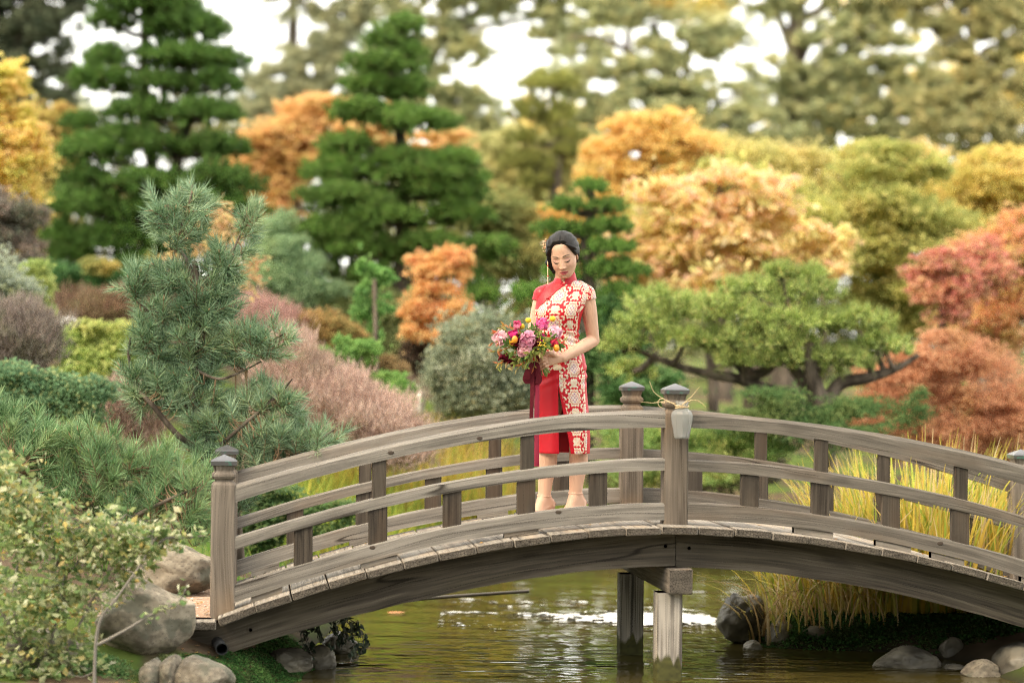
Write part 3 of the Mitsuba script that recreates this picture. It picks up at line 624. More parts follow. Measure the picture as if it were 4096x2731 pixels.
shrub('juniper', 'dark green juniper spreading under the boughs of the spreading pine', [(1.763,6.5,1.263,.328,.173),(2.16,6.5,1.284,.345,.19),(2.679,6.5,1.186,.38,.19),(2.438,6.5,1.08,.415,.155),(3.145,6.5,1.311,.155,.207)], 12000, 0.06, 0.012, [(0.07, 0.16, 0.04), (0.11, 0.22, 0.055), (0.05, 0.11, 0.03), (0.22, 0.28, 0.07)], 222, thr=0.46, core=0.0)
shrub('meadow_plant', 'soft light green planting on the bank behind the middle posts', [(1.021,6.8,1.057,.333,.193),(1.635,6.8,1.028,.281,.158),(1.146,6.8,.813,.491,.158),(1.917,6.8,.96,.281,.123)], 16000, 0.07, 0.016, [(0.22, 0.38, 0.07), (0.32, 0.46, 0.10), (0.15, 0.28, 0.06), (0.45, 0.42, 0.10)], 223, cat='plant', droop=-0.6)
shrub('weeping_maple', 'low rust red weeping maple dome at the right edge', [(3.977,9.5,1.778,.36,.196),(3.6,9.5,1.439,.34,.26),(4.319,9.5,1.505,.5,.32),(3.382,9.5,1.177,.32,.24),(4.062,9.5,1.103,.44,.32),(4.622,9.5,1.168,.36,.34)], 34000, 0.06, 0.016, [(0.54, 0.26, 0.12), (0.46, 0.19, 0.085), (0.62, 0.33, 0.15), (0.40, 0.21, 0.06)], 224, cat='tree', droop=0.8)
shrub('orange_shrub', 'orange brown shrub under the weeping maple beside the water', [(3.743,10.1,.961,.39,.205),(4.257,10.1,.884,.37,.205),(4.709,10.1,.847,.329,.205)], 11000, 0.06, 0.025, [(0.50, 0.28, 0.06), (0.42, 0.22, 0.06), (0.34, 0.28, 0.07), (0.46, 0.19, 0.07)], 225)
shrub('ground_cover', 'dark green creeping plants on the far bank at the right', [(4.742,11.5,.338,.175,.153),(5.113,11.5,.309,.327,.142)], 5000, 0.06, 0.025, [(0.08, 0.2, 0.08), (0.13, 0.28, 0.11), (0.05, 0.12, 0.05)], 226)
shrub('dark_shrub', 'dark low shrub at the water edge behind the right railing', [(1.987,7.5,.809,.291,.145),(1.661,7.5,.66,.255,.182),(.899,7.5,.598,.145,.164)], 6000, 0.05, 0.02, [(0.10, 0.10, 0.06), (0.16, 0.14, 0.08), (0.2, 0.2, 0.07), (0.06, 0.07, 0.04)], 227)
shrub('twig_shrub', 'thin twiggy shrub with sparse peach leaves behind the near pine top', [(-2.6,6.0,2.409,.151,.202),(-2.282,6.0,2.597,.202,.252),(-2.01,6.0,2.331,.135,.219)], 700, 0.055, 0.03, [(0.58, 0.34, 0.14), (0.5, 0.42, 0.14), (0.45, 0.26, 0.12)], 228, core=0.0, scale=0.08)
# sapling with its stake
sap = broadleaf('sapling', 'slender green sapling tied to a grey stake', 'tree', [(-1.318,8.5,2.5,.067,.124),(-1.164,8.5,2.387,.124,.105),(-1.325,8.5,2.194,.076,.124),(-1.152,8.5,2.129,.095,.095),(-1.333,8.5,2.07,.086,.076),(-1.188,8.5,1.881,.076,.115)], [(-1.18,8.5,1.461),(-1.193,8.5,1.995),(-1.219,8.5,2.3),(-1.29,8.5,2.529)],
                1500, 0.06, 0.035, [(0.14, 0.32, 0.05), (0.22, 0.40, 0.08), (0.10, 0.24, 0.05)], 229, 0.1, r0=0.014, nl=6)
sp_ = [(-1.169,8.45,1.385),(-1.209,8.45,2.375)]
sk = thing('garden_stake', 'straight grey wooden stake standing against the slender sapling', 'stake')
put(sk, tube([(sp_[0][0], sp_[0][1], sp_[0][2] - 0.2), sp_[1]], [0.022, 0.02], 8, 4), 'bark', True)
# the spreading pine on the right
layered('spreading_pine', 'low wide spreading pine with bare crooked boughs right of the woman',
        [(1.076,7.0,1.991,.284,.177),(1.235,7.0,2.152,.301,.177),(.892,7.0,1.812,.186,.177),(1.731,7.0,2.103,.372,.195),(2.3,7.0,2.02,.479,.16),(2.035,7.0,1.849,.532,.168),(2.386,7.0,2.26,.319,.133),(1.907,7.0,2.291,.266,.115),(2.832,7.0,2.008,.301,.177),(3.055,7.0,1.806,.275,.151),(2.533,7.0,1.703,.39,.16),(1.397,7.0,1.852,.284,.124),(1.877,7.0,1.697,.301,.089),(.999,7.5,1.599,.182,.109),(2.438,7.0,2.394,.124,.106),(2.19,7.0,2.409,.124,.089),(2.197,7.7,2.197,.275,.11)],
        [[(2.555,7.0,1.136),(2.536,7.0,1.331),(2.445,7.0,1.578),(2.418,7.0,1.826),(2.281,7.0,2.073)]],
        [(0.24, 0.33, 0.085), (0.33, 0.43, 0.115), (0.43, 0.51, 0.16), (0.14, 0.21, 0.06), (0.50, 0.40, 0.15)], 15, 0.13, 0.010, 0.75, 1, r0=0.085, tuft=34, weights=[3, 3, 2, 2, 0.6], flat=0.68,
        boughs=[[(2.598,7.2,1.328),(2.239,7.2,1.414),(1.88,7.2,1.529),(1.664,7.2,1.57),(1.377,7.2,1.632),(.946,7.2,1.796)], [(1.992,7.25,1.501),(1.847,7.25,1.715),(1.666,7.25,1.814),(1.415,7.25,1.873),(1.162,7.25,2.05),(.981,7.25,2.174)], [(2.567,7.1,1.33),(2.69,7.1,1.509),(2.903,7.1,1.554),(3.152,7.1,1.638),(3.329,7.1,1.747)], [(2.594,7.3,1.219),(2.393,7.3,1.541),(2.247,7.3,1.791),(2.209,7.3,2.007)], [(1.88,7.2,1.529),(2.094,7.2,1.61),(2.236,7.2,1.79)]])
# grasses behind the bridge
rg = rng_(300)
gp = np.array([(-1.348,7.5),(-.077,7.5)])
xy = np.column_stack([rg.uniform(-1.45, 0.0, 2600), rg.uniform(6.6, 8.6, 2600)])
xy = xy[(ground_h(xy[:, 0], xy[:, 1]) > 0.0)]
GOLD = [(0.56, 0.42, 0.09), (0.45, 0.46, 0.09), (0.30, 0.40, 0.08), (0.60, 0.40, 0.20), (0.62, 0.48, 0.10)]
grass('tall_grass', 'golden green tall grass on the far bank behind the left railing', xy, np.full(len(xy), 0.85), GOLD, 301, 0.022)
xy = np.column_stack([rg.uniform(0.2, 3.0, 2200), rg.uniform(7.2, 9.5, 2200)])
xy = xy[ground_h(xy[:, 0], xy[:, 1]) > 0.02]
grass('bank_grass', 'short green grass along the far bank behind the middle of the bridge', xy, np.full(len(xy), 0.36), [(0.22, 0.36, 0.07), (0.33, 0.42, 0.09), (0.45, 0.42, 0.1)], 302, 0.014)
xy = np.column_stack([rg.uniform(-6, -1.2, 3500), rg.uniform(1.2, 9, 3500)])
grass('meadow_grass', 'green grass covering the slope left of the bridge', xy, np.full(len(xy), 0.22), [(0.16, 0.30, 0.06), (0.26, 0.38, 0.08), (0.36, 0.40, 0.1), (0.10, 0.22, 0.05)], 303, 0.012)
# the golden clump behind the right half of the bridge
n = 3000
ang = rg.random(n) * 2 * np.pi
rr = np.sqrt(rg.random(n))
cx, cy = 2.55 + 1.12 * rr * np.cos(ang), 2.32 + 0.62 * rr * np.sin(ang)
xy = np.column_stack([cx, cy])
ok = ground_h(cx, cy) > 0.02
xy, ang, rr = xy[ok], ang[ok], rr[ok]
hh = 1.08 * (1 - 0.3 * rr ** 2) * np.where(xy[:, 0] < 1.9, 0.75, 1.0)
grass('ornamental_grass', 'golden green clump of arching grass under the right half of the bridge', xy, hh, [(0.72, 0.52, 0.12), (0.62, 0.58, 0.12), (0.40, 0.54, 0.10), (0.76, 0.60, 0.36), (0.80, 0.62, 0.12)], 304, 0.026, (0.05, 0.7), segs=5, dirs=ang + rg.normal(size=len(ang)) * 0.5)  # backlight put into the blade colours, raised above their own golden green
n = 190
xy = np.column_stack([rg.uniform(1.42, 2.3, n), rg.uniform(1.55, 1.95, n)])
grass('dry_grass', 'dry brown grass blades hanging over the shore stones by the pier', xy, np.full(n, 0.62), [(0.60, 0.42, 0.22), (0.50, 0.34, 0.16), (0.70, 0.56, 0.34), (0.60, 0.52, 0.14), (0.44, 0.48, 0.10)], 305, 0.012, (0.9, 1.9), segs=6, dirs=rg.normal(-2.0, 0.55, n))
shrub('leafy_shrub', 'low dark green shrub behind the left end of the railing', [(-1.576,3.5,.639,.204,.16),(-1.256,3.5,.599,.233,.145),(-1.691,3.5,.493,.145,.131)], 9000, 0.05, 0.02, [(0.08, 0.17, 0.05), (0.13, 0.24, 0.06), (0.05, 0.11, 0.035), (0.24, 0.26, 0.07)], 240)
xy = np.column_stack([rg.uniform(-1.7, -0.55, 1300), rg.uniform(4.2, 6.6, 1300)])
xy = xy[ground_h(xy[:, 0], xy[:, 1]) > 0.0]
grass('sedge', 'yellow green arching sedge at the water edge behind the left railing', xy, np.full(len(xy), 0.62), [(0.56, 0.48, 0.10), (0.36, 0.46, 0.09), (0.24, 0.36, 0.07)], 306, 0.02, (0.2, 0.9))

# ---- the arched footbridge ---------------------------------------------------------------------------
BO, BU, BW_ = np.array([0.8647, 0, 0]), np.array([0.99415, 0.108, 0]), np.array([-0.108, 0.99415, 0])
WIDTH = 1.44


def bw(u, w, z):
    u, w, z = np.broadcast_arrays(np.asarray(u, float), w, z)
    return BO + u[..., None] * BU + w[..., None] * BW_ + z[..., None] * np.array([0, 0, 1.0])


CURVE = {  # heights along the half spans: u -> z, left (u < 0) and right
    'top_up': ([-0.0164, -0.1227, -0.0232, 1.3878], [-0.0098, -0.0281, -0.0622, 1.3902]),
    'top_lo': ([-0.0008, -0.0778, -0.0001, 1.3142], [0.0046, -0.081, -0.0191, 1.3151]),
    'mid_up': ([-0.0082, -0.0951, 0.0062, 1.1544], [0.0026, -0.0785, -0.0177, 1.148]),
    'mid_lo': ([-0.006, -0.092, 0.003, 1.0911], [0.0086, -0.0888, -0.0197, 1.0896]),
    'bot_up': ([-0.0081, -0.1032, -0.0065, 0.9199], [0.0057, -0.0877, -0.0148, 0.9239]),
    'bot_lo': ([-0.0039, -0.0902, 0.0026, 0.8335], [0.0026, -0.0869, -0.0079, 0.8355]),
    'deck': ([-0.0045, -0.0933, 0.0033, 0.814], [0.0062, -0.0881, -0.0182, 0.8129]),
    'beam_lo': ([-0.0068, -0.0877, 0.0284, 0.5974], [0.0048, -0.0872, -0.0251, 0.59]),
}


def cz(name, u):
    l, r = CURVE[name]
    u = np.asarray(u, float)
    return np.where(u < 0, np.polyval(l, u), np.polyval(r, np.clip(u, 0, 2.45)))


def board(u0, u1, up, lo, w0, w1, top_add=0.0, bev=0.012, n=36, seed=0, wob=0.0016, end=True):
    """A curved board between the heights up(u) and lo(u) and the depths w0..w1; returns mesh and uv (grain along u)."""
    u = np.linspace(u0, u1, n)
    zu, zl = up(u) + top_add, lo(u)
    bt = min(bev * 1.35, (w1 - w0) * 0.4)
    prof = [(w0, 0, 0.003), (w0, 1, -bev), (w0 + bt, 1, 0), (w1 - bt, 1, 0), (w1, 1, -bev), (w1, 0, 0.003), (w0, 0, 0.003)]
    V, F, UV, o = [], [], [], 0
    off = (3.7 * seed) % 61
    vv = 0.0
    jit = lambda k: (meshkit.noise(np.stack([u * 9 + seed * 5, np.full(n, k * 3.3), np.zeros(n)], -1), 2) - 0.5) * 2 * wob
    rows = []
    for k, (w, hi, dz) in enumerate(prof):
        kk = k % 6
        rows.append(bw(u, w + jit(kk), (zu if hi else zl) + dz + jit(kk + 20)))
    for k in range(6):
        a, b = rows[k], rows[k + 1]
        wd = np.linalg.norm(a - b, axis=1).mean()
        V += [a, b]
        UV += [np.stack([u + off, np.full(n, vv + off)], 1), np.stack([u + off, np.full(n, vv + wd + off)], 1)]
        i = np.arange(n - 1)
        F.append(o + np.vstack([np.stack([i, i + 1, n + i + 1], 1), np.stack([i, n + i + 1, n + i], 1)]))
        o += 2 * n
        vv += wd
    if end:
        for e in (0, n - 1):
            ring = np.array([rows[k][e] for k in range(6)])
            V.append(ring)
            UV.append(np.stack([500 + (ring - ring[0]) @ BW_, ring[:, 2]], 1))
            f = np.array([[0, k, k + 1] for k in range(1, 5)])
            F.append(o + (f if e else f[:, ::-1]))
            o += 6
    return (np.vstack(V), np.vstack(F)), np.vstack(UV)


def slab(c, hx, hy, hz, ax=None, ay=None, az=None, bev=0.004, seed=0, jit=0.0, ends=(), grain=0):
    """A chamfered block; faces have their own vertices and uv. grain: the axis the grain runs along; ends: axes that show end grain."""
    ax = BU if ax is None else ax
    ay = BW_ if ay is None else ay
    az = np.array([0, 0, 1.0]) if az is None else az
    A = [np.asarray(ax, float), np.asarray(ay, float), np.asarray(az, float)]
    H = [hx, hy, hz]
    r = rng_(seed + 77)
    off = r.random(2) * 90
    corner = {}
    for s in np.ndindex(2, 2, 2):
        corner[s] = (r.random(3) - 0.5) * 2 * jit
    V, F, UV = [], [], []
    o = 0
    pos = {}
    for axis in range(3):
        b, d = [k for k in range(3) if k != axis]
        for sg in (-1, 1):
            quad = []
            for sb, sd in ((-1, -1), (1, -1), (1, 1), (-1, 1)):
                s = [0, 0, 0]
                s[axis], s[b], s[d] = sg, sb, sd
                loc = [s[k] * (H[k] - (bev if k != axis else 0)) for k in range(3)]
                j = corner[tuple((np.array(s) + 1) // 2)]
                p = np.asarray(c) + sum((loc[k] + j[k]) * A[k] for k in range(3))
                quad.append(p)
                pos[(tuple(s), axis)] = p
                if axis in ends:
                    UV.append([500 + loc[b] + off[0], loc[d] + off[1]])
                else:
                    g = grain if grain in (b, d) else b
                    q = d if g == b else b
                    UV.append([loc[g] + off[0], loc[q] + off[1] + axis * 0.4 + sg * 0.2])
            V += quad
            f = [[o, o + 1, o + 2], [o, o + 2, o + 3]]
            nrm = np.cross(quad[1] - quad[0], quad[2] - quad[0])
            if nrm @ (sg * A[axis]) < 0:
                f = [x[::-1] for x in f]
            F += f
            o += 4
    ctr = np.asarray(c, float)

    def add(poly):
        nonlocal o
        poly = [np.asarray(p) for p in poly]
        nrm = np.cross(poly[1] - poly[0], poly[2] - poly[0])
        if nrm @ (np.mean(poly, 0) - ctr) < 0:
            poly = poly[::-1]
        for p in poly:
            V.append(p)
            UV.append([(p - ctr) @ A[grain] + off[0], (p - ctr) @ (A[0] + A[1] + A[2] - A[grain]) + off[1]])
        for k in range(1, len(poly) - 1):
            F.append([o, o + k, o + k + 1])
        o += len(poly)
    for e in range(3):
        b, d = [k for k in range(3) if k != e]
        for sb in (-1, 1):
            for sd in (-1, 1):
                s1, s2 = [0, 0, 0], [0, 0, 0]
                s1[b] = s2[b] = sb
                s1[d] = s2[d] = sd
                s1[e], s2[e] = -1, 1
                add([pos[(tuple(s1), b)], pos[(tuple(s2), b)], pos[(tuple(s2), d)], pos[(tuple(s1), d)]])
    for s in np.ndindex(2, 2, 2):
        t = tuple(np.array(s) * 2 - 1)
        add([pos[(t, 0)], pos[(t, 1)], pos[(t, 2)]])
    return (np.array(V), np.array(F)), np.array(UV)


def square_lathe(cu, cw, sections, seed=0, round_=0.012):
    """A post with square sections (z, half width), rounded corners, grain upright."""
    tpl = []
    for k in range(4):
        a0 = np.pi / 4 + k * np.pi / 2
        for da in (-0.55, 0.0, 0.55):
            tpl.append(a0 + da)
    tpl = np.array(tpl)
    V, F, UV = [], [], []
    o = 0
    m = len(tpl)
    off = (seed * 2.31) % 40
    rings = []
    for z, h in sections:
        r = min(round_, h * 0.45)
        cx = np.sign(np.cos(tpl // (np.pi / 2) * np.pi / 2 + np.pi / 4)) * (h - r) + r * np.cos(tpl)
        cy = np.sign(np.sin(tpl // (np.pi / 2) * np.pi / 2 + np.pi / 4)) * (h - r) + r * np.sin(tpl)
        rings.append(bw(cu + cx, cw + cy, z + 0 * cx))
    per = np.linalg.norm(np.diff(np.vstack([rings[-2], rings[-2][:1]]), axis=0), axis=1)
    s = np.concatenate([[0], np.cumsum(per)])
    rows = [np.vstack([r, r[:1]]) for r in rings]
    V = np.vstack(rows)
    UV = np.vstack([np.stack([np.full(m + 1, z) + off, s + off * 1.7], 1) for z, h in sections])
    i, j = np.meshgrid(np.arange(len(rows) - 1), np.arange(m), indexing='ij')
    i, j = i.ravel(), j.ravel()
    q = np.stack([i * (m + 1) + j, i * (m + 1) + j + 1, (i + 1) * (m + 1) + j + 1, (i + 1) * (m + 1) + j], 1)
    return (V, np.vstack([q[:, [0, 1, 2]], q[:, [0, 2, 3]]])), UV


bridge = thing('footbridge', 'arched weathered wooden footbridge with curved railings over the pond', 'bridge')
HALF = 0.064
END = 2.345


def up_fn(name):
    return lambda u: cz(name, u)


# posts and caps
post_at = []
for side, w in (('near', HALF), ('far', WIDTH + HALF)):
    for u in (-END, 0.0, END):
        post_at.append((u, w))
for k, (u, w) in enumerate(post_at):
    base = float(cz('deck', u)) - (0.02 if u == 0 else 0.03)
    top = 1.545 if u == 0 else 1.161
    t0 = top - 1.545
    sec = [(base, HALF), (base + 0.3, HALF), (1.375 + t0, HALF), (1.392 + t0, HALF - 0.002), (1.402 + t0, HALF - 0.009), (1.409 + t0, HALF - 0.018), (1.418 + t0, HALF - 0.019),
           (1.424 + t0, HALF - 0.008), (1.436 + t0, HALF - 0.002), (1.448 + t0, HALF - 0.003), (1.456 + t0, HALF - 0.012), (1.464 + t0, HALF - 0.015), (1.50 + t0, HALF - 0.004)]
    m, uv = square_lathe(u, w, sec, seed=k + 1)
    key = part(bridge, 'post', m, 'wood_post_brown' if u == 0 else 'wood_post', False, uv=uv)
    cap = [(1.492 + t0, HALF + 0.001), (1.513 + t0, HALF + 0.003), (1.516 + t0, HALF + 0.001)]
    for f in np.linspace(0, 1, 7)[1:]:
        cap.append((1.516 + t0 + 0.031 * f ** 0.8, max((HALF + 0.001) * (1 - f), 0.0008)))
    m, uv = square_lathe(u, w, cap, seed=k, round_=0.003)
    uv = np.stack([uv[:, 0], np.repeat([1.0, 1.0, 0.5] + [0.0] * 6, len(uv) // 9)], 1)
    part(key, 'cap', m, 'cap_metal', False, uv=uv)
# rails
for side in (0, 1):
    for name, add, bev, mat in (('top', 0.0, 0.019, 'wood_rail'), ('mid', 0.004, 0.008, 'wood_rail'), ('bot', 0.004, 0.008, 'wood_rail')):
        for h in (-1, 1):
            w0 = 0.004 if side == 0 else WIDTH + 0.066
            ua, ub = (-END + 0.060, -HALF + 0.006) if h < 0 else (HALF - 0.002, END - 0.060)
            add2 = (0.017 if name == 'top' else add)
            m, uv = board(ua, ub, up_fn(name + '_up'), up_fn(name + '_lo'), w0, w0 + 0.055, add2, bev, seed=side * 20 + ord(name[0]) + h * 3)
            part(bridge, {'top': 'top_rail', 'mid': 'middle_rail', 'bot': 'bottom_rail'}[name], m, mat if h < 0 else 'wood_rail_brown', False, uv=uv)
# upright spacers between the rails
SP = [-2.02, -1.625, -1.19, -0.80, -0.40]
SPU = [[-1.936,-1.554,-1.171,-.786,-.409], [.394,.772,1.152,1.528,2.02]]
sd = 0
for side in (0, 1):
    for h, us in enumerate(SPU):
        for k, u in enumerate(us):
            if side:
                u = u + 0.015 * ((k * 7) % 3 - 1)
            wc = 0.031 if side == 0 else WIDTH + 0.094
            sd += 1
            za, zb = float(cz('bot_up', u)) - 0.015, float(cz('mid_lo', u)) + 0.015
            m, uv = slab(bw(u, wc, (za + zb) / 2), 0.048, 0.019, (zb - za) / 2, seed=sd, grain=2, jit=0.001)
            part(bridge, 'spacer', m, 'wood_dark', uv=uv)
            if k % 2 == 1:
                za, zb = float(cz('mid_up', u)) - 0.012, float(cz('top_lo', u)) + 0.015
                m, uv = slab(bw(u + 0.004, wc, (za + zb) / 2), 0.0355, 0.019, (zb - za) / 2, seed=sd + 100, grain=2, jit=0.001)
                part(bridge, 'spacer', m, 'wood_dark', uv=uv)
# deck planks
JO = [-2.555, -2.372, -2.185, -2.002, -1.814, -1.623, -1.436, -1.255, -1.061, -0.87, -0.681, -0.487, -0.291, -0.105, 0.091, 0.282, 0.48, 0.671, 0.867, 1.06, 1.247, 1.436, 1.625, 1.822, 2.01, 2.20, 2.39, 2.58]
for k in range(len(JO) - 1):
    a, b = JO[k], JO[k + 1]
    za, zb = (float(cz('deck', np.clip(x, -2.372, 2.39))) for x in (a, b))
    if k == 0:
        za = zb = float(cz('deck', -2.372)) - 0.012
    ax = unit(BU * (b - a) + np.array([0, 0, zb - za]))
    az = unit(np.cross(ax, BW_))
    ln = np.hypot(b - a, zb - za)
    r = rng_(500 + k)
    m, uv = slab(bw((a + b) / 2, 0.72 + r.uniform(-0.008, 0.008), (za + zb) / 2) - az * (0.020 + r.uniform(-0.002, 0.003)), ln / 2 - 0.0035, 0.875, 0.020, ax=ax, ay=BW_, az=az, seed=900 + k, bev=0.004, grain=1, ends=(1,), jit=0.0018)
    part(bridge, 'deck_plank', m, 'wood_deck', uv=uv)
# curb blocks between deck and bottom rail
for side in (0, 1):
    for a, b in ((-2.2, -2.04), (-1.64, -1.455), (-0.90, -0.72), (0.63, 0.84), (1.07, 1.26), (1.37, 1.55), (1.86, 2.05)):
        m, uv = board(a, b, lambda u: cz('bot_lo', u) + 0.003, lambda u: cz('deck', u) - 0.003, 0.012 + side * 1.49, 0.058 + side * 1.49, 0, 0.003, n=5, seed=int(90 + a * 9 + side))
        part(bridge, 'curb_block', m, 'wood_deck', uv=uv)
# curved beams: two timbers each side, butted over the middle support
for side, w0 in ((0, 0.0), (1, 1.36)):
    for h in (-1, 1):
        ua, ub = (-2.62, -0.0015) if h < 0 else (0.0015, 2.62)
        up = lambda u: cz('deck', np.clip(u, -2.37, 2.4)) - 0.042
        lo = lambda u: np.where(np.abs(u) > 2.4, cz('beam_lo', np.sign(u) * 2.4) - 0.28 * (np.abs(u) - 2.4), cz('beam_lo', u))
        m, uv = board(ua, ub, up, lo, w0, w0 + 0.085, 0, 0.004, seed=7 + side * 3 + h, wob=0.003)
        part(bridge, 'beam', m, 'wood_beam', uv=uv)
# middle support: crossbeam on two piers
m, uv = slab(bw(0.012, 0.715, 0.522), 0.0635, 0.80, 0.066, seed=61, grain=1, ends=(1,), bev=0.006, jit=0.002)
part(bridge, 'crossbeam', m, 'wood_post', uv=uv)


def pier_fn(p, n, uv):
    g = fbm(uv.x * 1.5, uv.y * 40, 0.0, 3)
    f = noise(uv.x * 6, uv.y * 160)
    blot = fbm(p.x * 7, p.z * 5 + 3, p.y * 7, 3)
    c = mix((0.07, 0.063, 0.058), (0.46, 0.42, 0.37), smoothstep(0.25, 0.72, g * 0.4 + f * 0.25 + blot * 0.35))
    edge = p.z + (noise(uv.y * 45, 3.0) - 0.5) * 0.07
    wet = smoothstep(0.12, 0.085, edge)
    moss = mix((0.03, 0.03, 0.012), (0.10, 0.10, 0.03), fbm(p.x * 40, p.y * 40, p.z * 40, 2))
    return mix(c, moss, wet)


scene['pier_wood'] = {'type': 'bumpmap', 'arbitrary': proc(wood_bump), 'scale': 1.0, 'bsdf': {'type': 'principled', 'base_color': proc(pier_fn), 'roughness': 0.75, 'specular': 0.25}}
for k, (u, w) in enumerate(((-0.028, 0.065), (-0.05, 1.17))):
    m, uv = square_lathe(u, w, [(-0.6, 0.066), (0.0, 0.066), (0.1, 0.067), (0.2, 0.0665), (0.3, 0.067), (0.457, 0.067)], seed=31 + k, round_=0.008)
    part(bridge, 'pier', m, 'pier_wood', False, uv=uv)

# knots in the near boards and bolt heads in the beam
KNOTS = [(-1.582,.69),(-.618,.875),(-1.033,1.255),(-1.491,1.178),(1.416,.716)]
scene['knot_wood'] = {'type': 'principled', 'base_color': {'type': 'rgb', 'value': [0.05, 0.036, 0.026]}, 'roughness': 0.8}
for k, (u, z) in enumerate(KNOTS):
    m = trimesh.creation.icosphere(2)
    v = np.array(m.vertices) * [0.016, 0.0025, 0.010] * (1 + 0.3 * (meshkit.noise(np.array(m.vertices) * 3 + k, 4)[:, None] - 0.5))
    part(bridge, 'knot', (bw(0, 0, 0) * 0 + bw(u, 0.003, z) + v[:, :1] * BU + v[:, 1:2] * BW_ + v[:, 2:] * [0, 0, 1.0], m.faces), 'knot_wood', True)
scene['bolt_iron'] = {'type': 'principled', 'base_color': {'type': 'rgb', 'value': [0.03, 0.027, 0.025]}, 'roughness': 0.6}
for u, z in ((-0.055, 0.70), (0.07, 0.69), (-2.2, 0.27)):
    m = trimesh.creation.cylinder(0.009, 0.012, sections=6)
    v = np.array(m.vertices)
    part(bridge, 'bolt', (bw(u, -0.002, z) + v[:, :1] * BU + v[:, 2:] * BW_ + v[:, 1:2] * [0, 0, 1.0], m.faces), 'bolt_iron')

# ---- the pines and the leafy shrub beside the bridge ----------------------------------------------
def fine_pine(name, label, lines, regions, nper, pal, seed, nl=0.105, up=0.8, nw=0.0023, per=95, group=None, buds=0.5):
    """A young pine: every shoot is a twig with needles all round it."""
    rng = rng_(seed)
    t = thing(name, label, 'tree', group)
    ms = []
    pts = []
    for pl, r0, r1 in lines:
        q = smooth_line(pl, 30)
        pts.append(q)
        ms.append(tube(pl, [r0, r1], 8, 30, 0.25, seed))
    pts = np.vstack(pts)
    NP, ND, NL = [], [], []
    tw, bd = [], []
    for reg in regions:
        X, Y, Z, rx, rz = reg[:5]
        k = max(4, int(nper * rx * rz * 4 / 0.05))
        d = rand_dir(k, rng)
        c = np.array([X, Y, Z]) + d * (rng.random(k) ** 0.45)[:, None] * [rx, min(rx, 0.22), rz]
        for i in range(k):
            a = pts[np.argmin(np.linalg.norm(pts - c[i], axis=1))]
            out = c[i] - a
            D = unit(unit(out + 1e-6) * 0.75 + [0, 0, up] + rng.normal(size=3) * 0.28 + d[i] * 0.35)
            ln = rng.uniform(0.07, 0.15)
            base = c[i] - D * ln * 0.5
            tip = c[i] + D * ln * 0.5
            if np.linalg.norm(base - a) > 0.03:
                tw.append(tube([a, (a + base) / 2 + [0, 0, -0.12 * np.linalg.norm(base - a)] + rng.normal(size=3) * 0.01, base, tip], [0.0055, 0.0035, 0.003, 0.002], 5, 9, cap=False))
            else:
                tw.append(tube([base, tip], [0.003, 0.002], 5, 3, cap=False))
            m = int(per * rng.uniform(0.7, 1.2))
            s = rng.random(m) ** 0.8
            P = base + (tip - base) * s[:, None]
            f = 1.25 - 0.75 * s
            R = rand_dir(m, rng)
            R = unit(R - (R @ D)[:, None] * D)
            N = unit(D * (0.55 + 0.45 * s)[:, None] + R * f[:, None] * 0.9 + [0, 0, 0.02])
            NP.append(P)
            ND.append(N)
            NL.append(nl * rng.uniform(0.75, 1.15, m) * rng.uniform(0.8, 1.1))
            if rng.random() < buds:
                bd.append(tube([tip, tip + D * rng.uniform(0.018, 0.035)], [0.0042, 0.0012], 5, 3))
    NP, ND, NL = np.vstack(NP), np.vstack(ND), np.concatenate(NL)
    v, f = needles(NP, ND, NL, nw, rng)
    part(t, 'needles', (v, f), 'needle', False, color=tones(NP, pal, rng, 0.2, None, 0.25, 0.35, 3))
    part(t, 'trunk', join(ms), 'bark', True)
    part(t, 'twig', join(tw), 'twig_bark', True)
    if bd:
        part(t, 'bud', join(bd), 'bud', True, kind='stuff')
    return t


